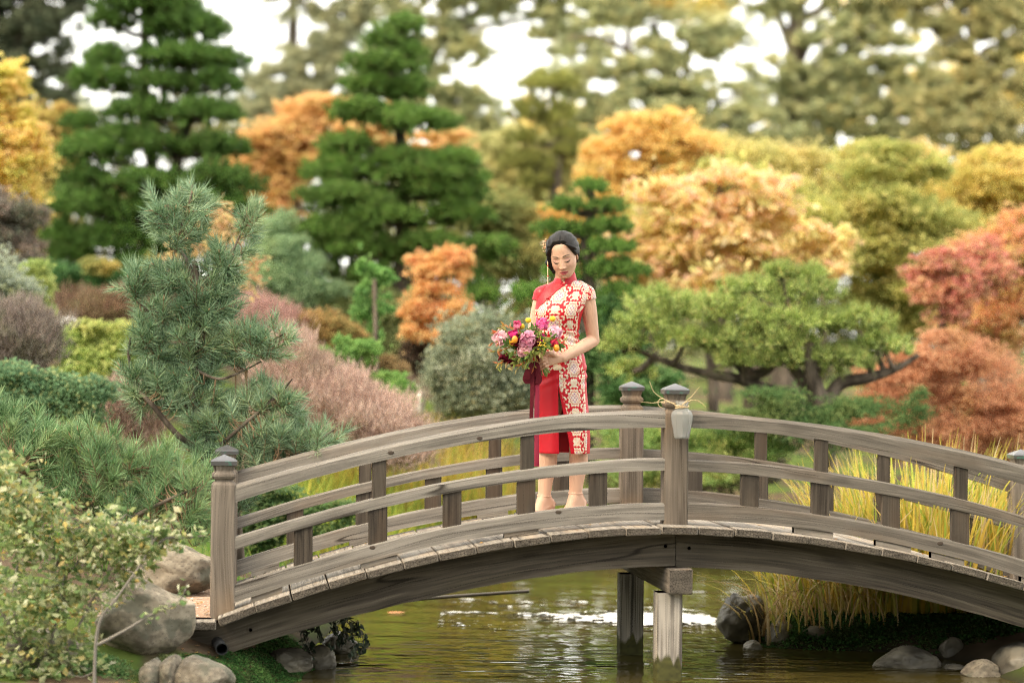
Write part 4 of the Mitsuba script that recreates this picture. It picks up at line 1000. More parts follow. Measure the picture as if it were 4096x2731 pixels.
scene['twig_bark'] = {'type': 'principled', 'base_color': {'type': 'rgb', 'value': [0.22, 0.145, 0.085]}, 'roughness': 0.85}
scene['bud'] = {'type': 'principled', 'base_color': {'type': 'rgb', 'value': [0.46, 0.27, 0.17]}, 'roughness': 0.8}
BLUE = [(0.14, 0.27, 0.13), (0.21, 0.37, 0.20), (0.34, 0.51, 0.32), (0.09, 0.19, 0.09), (0.30, 0.40, 0.16)]
fine_pine('young_pine', 'long needled blue green young pine standing by the left end of the bridge',
          [([(-1.592,1.5,.47),(-1.648,1.5,.876),(-1.765,1.5,1.104),(-1.869,1.5,1.37),(-1.887,1.5,1.612),(-1.857,1.5,1.867),(-1.846,1.5,2.083),(-1.861,1.5,2.223)], 0.05, 0.016),
           ([(-1.846,1.5,2.07),(-1.904,1.5,2.223),(-1.966,1.5,2.324),(-1.991,1.5,2.477),(-2.027,1.5,2.553)], 0.012, 0.005),
           ([(-1.966,1.5,2.311),(-1.932,1.5,2.452),(-1.883,1.45,2.589),(-1.881,1.5,2.669)], 0.009, 0.004),
           ([(-1.846,1.5,2.045),(-1.746,1.5,2.178),(-1.65,1.5,2.271),(-1.595,1.5,2.391),(-1.556,1.5,2.544)], 0.011, 0.004),
           ([(-1.764,1.5,1.091),(-1.93,1.4,1.207),(-2.083,1.4,1.382),(-2.196,1.5,1.494),(-2.239,1.5,1.659),(-2.23,1.5,1.774)], 0.02, 0.006),
           ([(-1.857,1.5,1.854),(-2.015,1.5,1.911),(-2.156,1.5,1.953),(-2.254,1.5,2.079)], 0.010, 0.004),
           ([(-1.887,1.5,1.586),(-1.706,1.6,1.639),(-1.491,1.5,1.717),(-1.327,1.5,1.808)], 0.013, 0.004),
           ([(-1.764,1.5,1.091),(-1.552,1.4,1.274),(-1.361,1.5,1.451),(-1.281,1.5,1.541)], 0.015, 0.004),
           ([(-1.661,1.5,.902),(-1.468,1.35,1.024),(-1.256,1.5,1.096),(-1.028,1.5,1.251)], 0.016, 0.004),
           ([(-1.887,1.5,1.612),(-1.706,1.4,1.538),(-1.566,1.5,1.589),(-1.465,1.5,1.641)], 0.010, 0.004),
           ([(-1.869,1.5,1.383),(-2.039,1.6,1.585),(-2.115,1.5,1.711),(-2.154,1.5,1.787)], 0.010, 0.004)],
          [(-2.028,1.5,2.502,.121,.127),(-1.876,1.5,2.548,.108,.121),(-1.944,1.5,2.388,.14,.089),(-1.55,1.5,2.436,.064,.134),(-1.662,1.5,2.212,.115,.115),(-2.189,1.5,2.086,.108,.095),(-1.979,1.5,2.107,.178,.14),(-1.737,1.5,2.11,.115,.14),(-2.127,1.5,1.698,.153,.14),(-2.176,1.5,1.469,.102,.165),(-1.848,1.5,1.727,.178,.165),(-1.593,1.5,1.729,.178,.14),(-1.396,1.5,1.75,.121,.108),(-1.985,1.5,1.445,.165,.14),(-1.729,1.5,1.333,.165,.127),(-1.462,1.5,1.399,.153,.14),(-1.31,1.5,1.414,.102,.102),(-1.358,1.5,1.184,.204,.127),(-1.142,1.5,1.174,.165,.115),(-1.74,1.5,1.142,.178,.115),(-1.458,1.5,1.018,.204,.089),(-1.824,1.5,1.918,.153,.204),(-1.858,1.5,1.536,.14,.178),(-1.722,1.5,1.919,.153,.102),(-2.078,1.5,1.877,.153,.115),(-1.648,1.5,.876,.191,.127)],
          19.0, BLUE, 401, nw=0.0046, per=80)
fine_pine('low_pine', 'low pine with upright green shoots spreading left of the bridge behind the leafy shrub',
          [([(-2.577,1.0,.404),(-2.604,1.0,.624),(-2.729,1.0,.819),(-2.805,1.0,1.063)], 0.03, 0.008), ([(-2.597,1.1,.469),(-2.426,1.1,.717),(-2.305,1.1,.916),(-2.158,1.1,1.016)], 0.022, 0.006), ([(-2.505,1.0,.552),(-2.188,1.0,.726),(-1.944,1.0,.851),(-1.773,1.0,.926)], 0.02, 0.005)],
          [(-2.852,1.1,1.183,.148,.198),(-2.654,1.1,1.135,.173,.173),(-2.418,1.1,1.088,.185,.173),(-2.245,1.1,1.052,.161,.161),(-2.022,1.1,.98,.161,.161),(-1.823,1.1,.921,.136,.173),(-2.093,1.1,.77,.185,.124),(-2.762,1.1,.912,.21,.148),(-2.428,1.1,.853,.223,.136),(-1.797,1.1,.736,.111,.161)],
          14.0, [(0.12, 0.27, 0.09), (0.18, 0.36, 0.13), (0.26, 0.45, 0.19), (0.08, 0.18, 0.06), (0.28, 0.38, 0.12)], 402, up=1.2, nl=0.11, nw=0.0046, per=76)

# the leafy shrub in the left foreground
rng = rng_(410)
sh = thing('leafy_shrub', 'pale green and yellow leaved shrub in the near left corner', 'shrub')
ells = [(-2.355,-1.15,.908,.186,.248),(-2.21,-1.15,.827,.206,.227),(-1.962,-1.15,.788,.206,.165),(-1.776,-1.15,.769,.186,.124),(-2.279,-1.15,.497,.237,.206),(-2.083,-1.15,.499,.206,.165),(-2.306,-1.15,.229,.227,.186),(-2.059,-1.15,.221,.144,.155),(-1.659,-1.25,.788,.123,.092),(-2.399,-1.15,1.124,.103,.093),(-1.826,-1.15,.604,.093,.083)]
P, d = crown_points(ells, 5600, rng, 0.11, 0.9, 0.44)
stem_base = np.array([(-1.948,-2.9,.22),(-1.755,-3.0,.219),(-1.628,-3.1,.389)])
STL = [[(-1.938,-1.3,.068),(-1.922,-1.3,.393),(-1.832,-1.3,.536),(-1.731,-1.3,.679),(-1.68,-1.3,.771),(-1.668,-1.3,.853)], [(-1.912,-1.35,.318),(-1.781,-1.35,.39),(-1.661,-1.35,.462),(-1.54,-1.35,.523),(-1.5,-1.35,.605)], [(-2.304,-1.15,.002),(-2.317,-1.15,.29),(-2.351,-1.15,.537),(-2.293,-1.15,.867)],
       [(-2.284,-1.15,.044),(-2.163,-1.15,.333),(-2.105,-1.15,.622),(-2.004,-1.15,.87)], [(-1.689,-1.25,.757),(-1.608,-1.25,.809),(-1.536,-1.25,.81),(-1.434,-1.25,.821)], [(-1.689,-1.25,.757),(-1.639,-1.25,.85),(-1.589,-1.25,.922)], [(-2.307,-1.15,.29),(-2.454,-1.15,.557),(-2.479,-1.15,.866)], [(-2.105,-1.15,.622),(-1.942,-1.15,.788),(-1.819,-1.15,.913)], [(-2.1,-1.15,.251),(-2.0,-1.15,.458),(-1.919,-1.15,.603)]]
side = []
for l, m in ((STL[1], 34), (STL[4], 40), (STL[5], 40), (STL[0], 30)):
    q = smooth_line(l, 60)[25:]
    side.append(q[rng.integers(0, len(q), m)] + rng.normal(size=(m, 3)) * 0.018)
P = np.vstack([P] + side)
d = np.vstack([d] + [rand_dir(len(s), rng) for s in side])
v, f = leaf_cloud(P, d, 0.041, 0.026, rng, 0.1, 0.9)
pal = [(0.30, 0.40, 0.13), (0.54, 0.58, 0.30), (0.17, 0.30, 0.08), (0.72, 0.72, 0.50), (0.62, 0.50, 0.12), (0.72, 0.42, 0.05), (0.09, 0.20, 0.05)]
part(sh, 'leaves', (v, f), 'leaf', False, color=tones(P, pal, rng, 0.12, [4, 3.5, 4, 2, 1.2, 0.5, 2.5], 0.3, 0.05))
ms = []
for l in STL:
    ms.append(tube(l, [0.009, 0.003], 6, 24, 0.2, 3))
sk = np.vstack([smooth_line(l, 30) for l in STL])
for c in P[rng.choice(len(P), 190, replace=False)]:
    a = sk[np.argmin(np.linalg.norm(sk - c, axis=1))]
    ms.append(tube([a, (a + c) / 2 - [0, 0, 0.02], c], [0.003, 0.0012], 4, 5, cap=False))
part(sh, 'stem', join(ms), 'grey_stem', True)
scene['grey_stem'] = {'type': 'principled', 'base_color': {'type': 'rgb', 'value': [0.20, 0.185, 0.165]}, 'roughness': 0.8}


# ---- stones ------------------------------------------------------------------------------------------
def stone(name, label, c, r, seed, mat='stone_mat', cuts=5, rough=0.10, rot=0.0, cat='rock', group=None, det=4):
    rng = rng_(seed)
    m = trimesh.creation.icosphere(det)
    v = np.array(m.vertices)
    for k in range(cuts):
        n_ = unit(rng.normal(size=3) + [0, 0, 0.3])
        h = rng.uniform(0.72, 0.92)
        dd = v @ n_ - h
        v = v - np.maximum(dd, 0)[:, None] * n_ * 0.85
    v = v * (1 + rough * 2.4 * (meshkit.fbm(v * 1.1 + seed, 2, 1)[:, None] - 0.5) + rough * (meshkit.fbm(v * 3.2 + seed, 3, 2)[:, None] - 0.5) + 0.25 * rough * (meshkit.fbm(v * 11 + seed, 2, 3)[:, None] - 0.5))
    v = v * r
    ca, sa = np.cos(rot), np.sin(rot)
    v = np.column_stack([v[:, 0] * ca - v[:, 1] * sa, v[:, 0] * sa + v[:, 1] * ca, v[:, 2]]) + c
    t = thing(name, label, cat, group)
    put(t, (v, m.faces), mat, True)
    return t


stone('boulder', 'big smooth grey tan boulder in front of the left bridge end', (-1.815,-.6,.365), [0.25, 0.2, 0.2], 501, rough=0.13, rot=0.2, cuts=9)
stone('boulder', 'flat topped speckled boulder behind the left end post', (-1.889,.9,.468), [0.27, 0.22, 0.17], 502, rough=0.14, rot=-0.2, cuts=9)
stone('boulder', 'grey boulder mostly hidden by the leafy shrub in the corner', (-2.336,-.9,.177), [0.3, 0.2, 0.17], 503)
stone('paving_stone', 'large flat tan stone at the bottom edge left of the pipe', (-1.482,-.95,.107), [0.15, 0.17, 0.125], 504, rough=0.12, cuts=10)
stone('paving_stone', 'narrow flat stone in the middle of the three at the bottom edge', (-1.627,-.95,.11), [0.06, 0.15, 0.125], 505, rough=0.13, cuts=9)
stone('paving_stone', 'small flat stone at the bottom edge nearest the leafy shrub', (-1.717,-.95,.101), [0.065, 0.14, 0.115], 506, rough=0.13, cuts=9)
stone('rock', 'tall dark stone with a flat top at the tip of the grassy bank', (1.385,1.75,.147), [0.135, 0.12, 0.165], 507, 'wet_rock', rough=0.2, cuts=14)
stone('rock', 'rounded shore stone right of the tall flat topped stone', (1.607,1.65,.047), [0.10, 0.1, 0.10], 508, 'wet_rock')
stone('rock', 'egg shaped shore stone in the shade under the golden grass', (1.812,1.6,.039), [0.11, 0.1, 0.085], 509, 'wet_rock')
stone('rock', 'low dark shore stone third from the tall flat topped stone', (2.012,1.6,.031), [0.09, 0.1, 0.075], 510, 'wet_rock')
stone('rock', 'small wet stone at the foot of the tall flat topped stone', (1.413,1.45,.002), [0.055, 0.06, 0.05], 511, 'wet_rock')
stone('rock', 'flat peaked stone rising from the dark water under the right beam', (2.196,.7,.012), [0.18, 0.13, 0.10], 512, 'wet_rock', rough=0.16, cuts=10)
stone('rock', 'dim upright stone in the shade behind the flat peaked stone', (2.514,1.1,.012), [0.08, 0.09, 0.11], 513, 'wet_rock')
stone('rock', 'mossy pale topped stone at the lower right', (2.542,.35,.003), [0.115, 0.1, 0.075], 514, 'stone_mat', cuts=9, rough=0.14)
stone('rock', 'thin flat stone beside the mossy pale topped stone', (2.434,.6,.008), [0.06, 0.06, 0.02], 515, 'wet_rock')
stone('rock', 'dark stone slab at the right corner of the shore', (2.755,.4,.041), [0.16, 0.2, 0.13], 516, 'wet_rock')
stone('rock', 'pale white rock lying in the planting on the far left slope', (-3.934,8.5,1.95), [0.15, 0.12, 0.075], 517, 'pale_rock')
stone('rock', 'small upright white stone on the grass left of the round shrub', (-.785,8.1,1.299), [0.045, 0.05, 0.11], 518, 'pale_rock')
for k, (q, r) in enumerate((((-1.162,.2,.051), [0.12, 0.1, 0.09]), ((-1.017,.4,.04), [0.09, 0.1, 0.075]), ((-.962,1.1,.04), [0.1, 0.1, 0.08]))):
    stone('rock', ['dark wet stone on the mossy bank under the left beam', 'shining wet stone at the water edge below the hanging ivy', 'black wet stone deeper under the left half of the bridge'][k], q, r, 520 + k, 'wet_rock', rough=0.14)
scene['pale_rock'] = {'type': 'principled', 'base_color': {'type': 'rgb', 'value': [0.72, 0.70, 0.68]}, 'roughness': 0.8}
for k, q in enumerate([(1.722,7.8,.775),(1.943,7.8,.869),(2.136,7.7,.746),(1.531,7.7,.649)]):
    stone('rock', ['grey shore rock behind the right railing, leftmost but one of four', 'grey brown shore rock behind the first upright right of the middle post', 'rough shore rock nearest the golden grass behind the railing', 'small dark shore rock just right of the middle posts'][k], q, [0.17, 0.15, 0.1], 530 + k, 'stone_mat')

# ---- gravel landing, moss, pipe, ivy ---------------------------------------------------------------
rng = rng_(550)
gu, gw = np.meshgrid(np.linspace(-4.2, -2.40, 40), np.linspace(-0.02, 1.7, 40))
gg = bw(gu.ravel(), gw.ravel(), 0.0)
gg[:, 2] = 0.338 + 0.012 * (meshkit.fbm(gg * [6, 6, 0], 3, 4) - 0.5) - 0.05 * np.clip((-2.9 - gu.ravel()) / 1.2, 0, 1) * 0 - 0.35 * np.clip((0.06 - gw.ravel()) / 0.08, 0, 1) * (gu.ravel() < -2.56) * 0
ii, jj = np.meshgrid(np.arange(39), np.arange(39), indexing='ij')
q = (ii * 40 + jj).ravel()


def gravel_fn(p, n, uv):
    a = fbm(p.x * 9, p.y * 9, 0.0, 3)
    b = noise(p.x * 120, p.y * 120)
    c = mix((0.16, 0.10, 0.07), (0.36, 0.25, 0.18), a * 0.5 + b * 0.5)
    return mix(c, (0.50, 0.44, 0.38), smoothstep(0.82, 0.9, noise(p.x * 75 + 9, p.y * 75)))


scene['gravel_mat'] = {'type': 'twosided', 'bsdf': {'type': 'principled', 'base_color': proc(gravel_fn), 'roughness': 0.95, 'specular': 0.1}}
labels['path'] = {'label': 'reddish gravel path meeting the left end of the bridge', 'kind': 'structure'}
put('path', (gg, np.stack([q, q + 1, q + 41, q + 40], 1)), 'gravel_mat', True)
pb = []
for k in range(140):
    m = trimesh.creation.icosphere(1)
    s = rng.uniform(0.003, 0.008)
    p = bw(rng.uniform(-3.2, -2.42), rng.uniform(0.0, 0.9), 0.342)
    pb.append((np.array(m.vertices) * s * [1, 1, 0.6] + p, m.faces))
pk = thing('gravel', 'loose pale gravel stones on the landing by the left post', 'gravel', kind='stuff')
put(pk, join(pb), 'pale_gravel', True)
scene['pale_gravel'] = {'type': 'principled', 'base_color': {'type': 'rgb', 'value': [0.42, 0.36, 0.31]}, 'roughness': 0.9}


def moss(name, label, spots, n, seed, pal, L=0.016, spread=0.03):
    rng = rng_(seed)
    P = []
    for (x, y, rx, ry) in spots:
        k = int(n * rx * ry / sum(s[2] * s[3] for s in spots))
        a, r = rng.random(k) * 2 * np.pi, np.sqrt(rng.random(k)) * (0.75 + 0.5 * meshkit.noise(np.stack([np.cos(a0 := rng.random(k) * 6.28), np.sin(a0), 0 * a0], -1), 3))
        px, py = x + rx * r * np.cos(a), y + ry * r * np.sin(a)
        z = ground_h(px, py) + rng.random(k) ** 1.5 * spread * (1.2 - r)
        P.append(np.column_stack([px, py, np.maximum(z, 0.004)]))
    P = np.vstack(P)
    d = unit(rng.normal(size=P.shape) + [0, 0, 0.6])
    v, f = leaf_cloud(P, d, L, L * 0.7, rng, -0.3, 0.8)
    t = thing(name, label, 'moss', kind='stuff')
    put(t, (v, f), 'leaf', False, color=tones(P, pal, rng, 0.12))


MG = [(0.035, 0.14, 0.02), (0.06, 0.21, 0.03), (0.02, 0.085, 0.014), (0.11, 0.25, 0.04), (0.10, 0.10, 0.04)]
moss('moss', 'bright green moss on the bank under the left end of the bridge', [(-1.46, -0.62, 0.16, 0.2), (-1.3, -0.35, 0.16, 0.28), (-1.22, -0.05, 0.13, 0.35), (-1.2, 0.5, 0.15, 0.5)], 26000, 560, MG)
moss('creeping_plant', 'small creeping green plants among the stones at the bottom left', [(-1.95, -0.95, 0.16, 0.14), (-1.62, -0.72, 0.12, 0.1), (-2.2, -1.0, 0.2, 0.2)], 5000, 561, [(0.10, 0.26, 0.06), (0.18, 0.34, 0.10), (0.3, 0.3, 0.1)], 0.022, 0.05)
moss('shade_moss', 'dark green moss on the shaded bank behind the shore stones', [(2.1, 1.62, 0.6, 0.22), (2.75, 1.35, 0.4, 0.3), (1.7, 1.85, 0.3, 0.25)], 16000, 562, MG, 0.022, 0.05)
pp = np.array((-1.445,-.45,.199))
pt = thing('drain_pipe', 'black plastic drain pipe end poking out under the left beam', 'pipe')
dpipe = unit(np.array([0.22, -0.97, -0.03]))
a = pp + dpipe * 0.02
outer = tube([pp - dpipe * 0.4, a], [0.031], 24, 4, cap=False)
inner = tube([pp - dpipe * 0.4, a], [0.027], 24, 4, cap=False)
ro = outer[0][-24:]
ri = inner[0][-24:]
k = np.arange(24)
rim = (np.vstack([ro, ri]), np.vstack([np.stack([k, (k + 1) % 24, 24 + (k + 1) % 24], 1), np.stack([k, 24 + (k + 1) % 24, 24 + k], 1)]))
put(pt, join([outer, (inner[0], inner[1][:, ::-1]), rim]), 'black_plastic', 40)
scene['black_plastic'] = {'type': 'twosided', 'bsdf': {'type': 'principled', 'base_color': {'type': 'rgb', 'value': [0.02, 0.022, 0.025]}, 'roughness': 0.4}}
rng = rng_(570)
iv = thing('ivy', 'dark trailing ivy hanging from under the left half of the bridge to the water', 'ivy')
strands = [[(-1.088,.25,.266),(-1.041,.25,.231),(-.994,.25,.162)], [(-.992,.2,.329),(-.934,.2,.261),(-.921,.2,.123)], [(-.946,.2,.318),(-.853,.2,.262),(-.824,.2,.17),(-.839,.2,.054)], [(-.923,.2,.33),(-.807,.2,.251),(-.771,.2,.159),(-.787,.2,.101)], [(-1.115,.3,.248),(-1.091,.3,.179),(-1.056,.3,.086)], [(-.903,.25,.302),(-.879,.25,.21),(-.89,.25,.14)]]
P = np.vstack([smooth_line(s, 40)[rng.integers(4, 40, 46)] + rng.normal(size=(46, 3)) * 0.014 for s in strands])
v, f = leaf_cloud(P, rand_dir(len(P), rng), 0.042, 0.022, rng, 1.6, 0.1)
part(iv, 'leaves', (v, f), 'needle', False, color=palette(len(P), [(0.03, 0.05, 0.03), (0.05, 0.07, 0.045), (0.09, 0.10, 0.07)], rng))
part(iv, 'stem', join([tube(s, [0.003], 5, 16, cap=False) for s in strands]), 'grey_stem', True)
bp = thing('bamboo_pole', 'thin grey bamboo pole reaching from the left bank over the water behind the beam', 'pole')
put(bp, tube([(-.987,1.8,.192),(-.417,1.8,.246),(-.157,1.8,.267),(.116,1.8,.288)], [0.011, 0.010], 8, 12), 'grey_stem', True)

# koi, foam, stub post in the water
def koi(name, label, c, ang, ln, seed, mat):
    t = np.linspace(0, 1, 18)
    r = ln * 0.11 * np.sin(np.pi * np.clip(t * 1.02, 0, 1) ** 0.62) ** 0.9 + 0.002
    s = np.array([np.cos(ang), np.sin(ang), 0])
    n_ = np.array([-np.sin(ang), np.cos(ang), 0])
    mid = np.array(c) + s * (t - 0.5)[:, None] * ln + n_ * (0.03 * ln * np.sin(t * 5))[:, None]
    V = []
    a = np.arange(12) * 2 * np.pi / 12
    for k in range(18):
        V.append(mid[k] + r[k] * (np.cos(a)[:, None] * n_ * 0.8 + np.sin(a)[:, None] * [0, 0, 0.9]))
    V = np.vstack(V)
    i, j = np.meshgrid(np.arange(17), np.arange(12), indexing='ij')
    i, j = i.ravel(), j.ravel()
    q = np.stack([i * 12 + j, i * 12 + (j + 1) % 12, (i + 1) * 12 + (j + 1) % 12, (i + 1) * 12 + j], 1)
    k_ = thing(name, label, 'fish')
    part(k_, 'body', (V, q), mat, True)
    e = mid[-1]
    tail = np.array([e, e + s * ln * 0.16 + n_ * ln * 0.09, e + s * ln * 0.10, e + s * ln * 0.16 - n_ * ln * 0.09, e + [0, 0, 0.006]])
    part(k_, 'tail', (tail, np.array([[0, 1, 4], [1, 2, 4], [2, 3, 4], [3, 0, 4], [0, 2, 1], [0, 3, 2]])), mat)


scene['koi_skin'] = {'type': 'twosided', 'bsdf': {'type': 'principled', 'base_color': {'type': 'rgb', 'value': [0.50, 0.20, 0.07]}, 'roughness': 0.25}}
koi('koi', 'orange koi swimming at the surface under the left half of the bridge', (-.711,3.292,-.019), 0.15, 0.24, 1, 'koi_skin')
rng = rng_(580)
fm = thing('foam', 'white bubbling foam on the water behind the piers', 'foam', kind='stuff')
fx, fy = np.meshgrid(np.arange(-0.45, 1.36, 0.009), np.arange(2.2, 4.3, 0.011))
pf = np.stack([fx, fy, 0 * fx], -1)
dens = 1.2 * np.exp(-((fx - 0.98) / 0.60) ** 2 - ((fy - 3.02) / 0.34) ** 2)
msk = dens + 1.1 * (meshkit.fbm(pf * [4, 16, 1], 3, 4) - 0.5) + 1.5 * (meshkit.fbm(pf * [9, 44, 1], 2, 9) - 0.5) - 0.50
msk = np.where(fx > 1.34 - 0.15 * np.abs(fy - 2.9), -1, msk)
fz = 0.003 + 0.05 * np.clip(msk, 0, 0.5) * meshkit.fbm(pf * 26, 3, 7) + 0.012 * np.clip(msk, 0, 1) * meshkit.noise(pf * 70, 3)
nn = fx.shape[1]
ii, jj = np.meshgrid(np.arange(fx.shape[0] - 1), np.arange(nn - 1), indexing='ij')
on = (msk[:-1, :-1] > 0)
q = (ii * nn + jj)[on]
put(fm, (np.stack([fx.ravel(), fy.ravel(), fz.ravel()], 1), np.stack([q, q + 1, q + nn + 1, q + nn], 1)), 'foam_mat', True)
scene['foam_mat'] = {'type': 'twosided', 'bsdf': {'type': 'principled', 'base_color': {'type': 'rgb', 'value': [0.55, 0.56, 0.55]}, 'roughness': 0.35}}
sp = np.array((4.387,9.44,0))
st = thing('water_post', 'short wooden stub post standing in the pond at the far right', 'post')
put(st, tube([sp - [0, 0, 0.2], sp + [0, 0, 0.11]], [0.05], 12, 3), 'bark', 40)

rng = rng_(590)
fl = thing('fallen_leaves', 'small fallen yellow and brown leaves scattered on the left bank, path and deck edge', 'leaves', kind='stuff')
px, py = rng.uniform(-2.6, -1.25, 260), rng.uniform(-1.3, 0.6, 260)
P = np.column_stack([px, py, ground_h(px, py) + 0.012])
on_path = (py > -0.33 + (px + 1.55) * 0.108) & (px < -1.52)
P[on_path, 2] = 0.352
m = 60
uu, ww = rng.uniform(-2.3, 2.3, m), rng.uniform(-0.12, 1.55, m)
P = np.vstack([P, bw(uu, ww, cz('deck', uu) + 0.006)])
A = unit(rng.normal(size=P.shape) * [1, 1, 0.12])
B = unit(np.cross(A, rng.normal(size=P.shape) * 0.25 + [0, 0, 1.0]))
s = rng.uniform(0.6, 1.3, len(P))
v, f = diamonds(P, A, B, 0.026 * s, 0.016 * s, 0.15)
put(fl, (v, f), 'leaf', False, color=palette(len(P), [(0.55, 0.40, 0.10), (0.40, 0.22, 0.09), (0.50, 0.28, 0.08), (0.30, 0.18, 0.09)], rng))

# ---- the woman ------------------------------------------------------------------------------------------
PO = np.array((.281,.701,.789))          # her place on the deck; local x right, y away, z up


def chain(pts, radii):
    """Tapered limb: hulls of spheres joint to joint."""
    out = []
    for (a, ra), (b, rb) in zip(list(zip(pts, radii))[:-1], list(zip(pts, radii))[1:]):
        s1 = m3.Manifold.sphere(ra, 24).translate(tuple(map(float, a)))
        s2 = m3.Manifold.sphere(rb, 24).translate(tuple(map(float, b)))
        out.append(m3.Manifold.batch_hull([s1, s2]))
    return m3.Manifold.batch_boolean(out, m3.OpType.Add)


def ball_hull(items):
    return m3.Manifold.batch_hull([m3.Manifold.sphere(r, 20).translate(tuple(map(float, p))) for p, r in items])


def to_tri(m):
    k = m.to_mesh()
    return trimesh.Trimesh(np.array(k.vert_properties[:, :3]), np.array(k.tri_verts), process=False)


def to_man(v, f):
    return m3.Manifold(m3.Mesh(np.asarray(v, np.float32), np.asarray(f, np.uint32)))


def sm(m, length, it=8):
    t = to_tri(m.refine_to_length(length))
    trimesh.smoothing.filter_taubin(t, 0.5, 0.52, it)
    return t


# head in its own frame: x right, y back, z up, face towards -y
def head_mesh(nt=110, npz=120):
    th = np.linspace(0, np.pi, nt)
    ph = np.linspace(0, 2 * np.pi, npz, endpoint=False)
    V = [[0, 0, 1.0]]
    for t in th[1:-1]:
        V += [[np.sin(t) * np.cos(p), np.sin(t) * np.sin(p), np.cos(t)] for p in ph]
    V.append([0, 0, -1.0])
    d = np.array(V)
    F = []
    for j in range(npz):
        F.append([0, 1 + j, 1 + (j + 1) % npz])
    for i in range(nt - 3):
        a, b = 1 + i * npz, 1 + (i + 1) * npz
        for j in range(npz):
            j2 = (j + 1) % npz
            F += [[a + j, b + j, b + j2], [a + j, b + j2, a + j2]]
    a = 1 + (nt - 3) * npz
    for j in range(npz):
        F.append([a + j, len(d) - 1, a + (j + 1) % npz])

    def sdf(p):
        e = []
        for c, r in (((0, 0.014, 0.032), (0.074, 0.090, 0.083)), ((0, -0.024, -0.030), (0.067, 0.062, 0.074)), ((0, -0.050, -0.082), (0.036, 0.031, 0.029))):
            q = (p - c) / np.array(r)
            k0 = np.linalg.norm(q, axis=1)
            e.append((k0 - 1) * min(r))
        k = 0.025
        o = e[0]
        for x in e[1:]:
            h = np.clip(0.5 + 0.5 * (x - o) / k, 0, 1)
            o = x * (1 - h) + o * h - k * h * (1 - h)
        return o
    lo, hi = np.full(len(d), 0.01), np.full(len(d), 0.2)
    for _ in range(26):
        m = (lo + hi) / 2
        ins = sdf(d * m[:, None]) < 0
        lo, hi = np.where(ins, m, lo), np.where(ins, hi, m)
    P = d * lo[:, None]
    x, z = P[:, 0], P[:, 2]
    front = np.clip((-P[:, 1] - 0.02) / 0.03, 0, 1)
    g = lambda a, s: np.exp(-(a / s) ** 2)
    ax = np.abs(x)
    disp = -0.0075 * g(ax - 0.031, 0.015) * g(z - 0.004, 0.011)
    disp += 0.0062 * g(ax - 0.031, 0.0125) * g(z + 0.001, 0.0075)
    disp += 0.0035 * g(ax - 0.028, 0.02) * g(z - 0.021, 0.007)
    ridge = np.clip((0.016 - z) / 0.055, 0, 1) * (z > -0.046) + 0
    tip = 0.0195 * np.clip((0.018 - z) / 0.056, 0, 1) ** 1.25 * np.where(z < -0.038, np.clip((z + 0.048) / 0.010, 0, 1), 1)
    disp += tip * g(x, 0.0085 + 0.003 * ridge)
    disp += 0.0075 * g(ax - 0.0125, 0.0055) * g(z + 0.039, 0.006)
    disp += 0.0058 * g(z + 0.0625, 0.0042) * g(x, 0.017) + 0.0072 * g(z + 0.0735, 0.0052) * g(x, 0.0145) - 0.0035 * g(z + 0.0678, 0.0017) * g(x, 0.02)
    disp += 0.004 * g(ax - 0.038, 0.018) * g(z + 0.028, 0.02) + 0.005 * g(x, 0.015) * g(z + 0.1, 0.011) - 0.0035 * g(x, 0.014) * g(z + 0.085, 0.005)
    P[:, 1] -= disp * front
    return P, np.array(F)


HP, HF = head_mesh()
pitch_, roll_, yaw_ = np.radians(22), np.radians(9), np.radians(-14)
Rx = np.array([[1, 0, 0], [0, np.cos(pitch_), -np.sin(pitch_)], [0, np.sin(pitch_), np.cos(pitch_)]])
Ry = np.array([[np.cos(roll_), 0, -np.sin(roll_)], [0, 1, 0], [np.sin(roll_), 0, np.cos(roll_)]])
Rz = np.array([[np.cos(yaw_), -np.sin(yaw_), 0], [np.sin(yaw_), np.cos(yaw_), 0], [0, 0, 1]])
HR = Ry @ Rz @ Rx
HC = np.array((-.002,-.045,1.448))


def head_to_body(p):
    return np.asarray(p) @ HR.T + HC


def body_to_head(p):
    return (np.asarray(p) - HC) @ HR


# limbs
SH_R, EL_R, WR_R = (.13,0,1.235), (.169,.035,.986), (-.005,-.15,.887)
SH_L, EL_L, WR_L = (-.12,0,1.23), (-.166,0,1.017), (-.137,-.17,.909)
mid = lambda a, b, t: tuple(np.asarray(a) * (1 - t) + np.asarray(b) * t)
parts_ = [chain([SH_R, mid(SH_R, EL_R, 0.35), mid(SH_R, EL_R, 0.75), EL_R], [0.043, 0.043, 0.037, 0.034]),
          chain([EL_R, mid(EL_R, WR_R, 0.25), mid(EL_R, WR_R, 0.6), WR_R], [0.034, 0.037, 0.032, 0.0235]),
          chain([SH_L, mid(SH_L, EL_L, 0.4), EL_L, mid(EL_L, WR_L, 0.3), WR_L], [0.041, 0.040, 0.033, 0.034, 0.0235]),
          chain([(-.002,.01,1.247), (0,.005,1.3), (-.002,-.02,1.384)], [0.07, 0.047, 0.045]),
          chain([SH_L, (0,0,1.204), SH_R], [0.04, 0.075, 0.04]),
          chain([(-.019,0,1.18), (-.024,0,1.024), (-.007,0,.856)], [0.085, 0.072, 0.085]),
          chain([(-.06,0,.832), (-.065,0,.628), (-.072,-.01,.441), (-.076,.012,.311), (-.089,.01,.208), (-.096,0,.126)], [0.078, 0.066, 0.050, 0.0505, 0.041, 0.0345]),
          chain([(.046,.01,.832), (.07,.01,.628), (.091,0,.441), (.092,.025,.311), (.082,.02,.208), (.077,.015,.141)], [0.078, 0.066, 0.051, 0.0515, 0.041, 0.0345])]
FEET = []
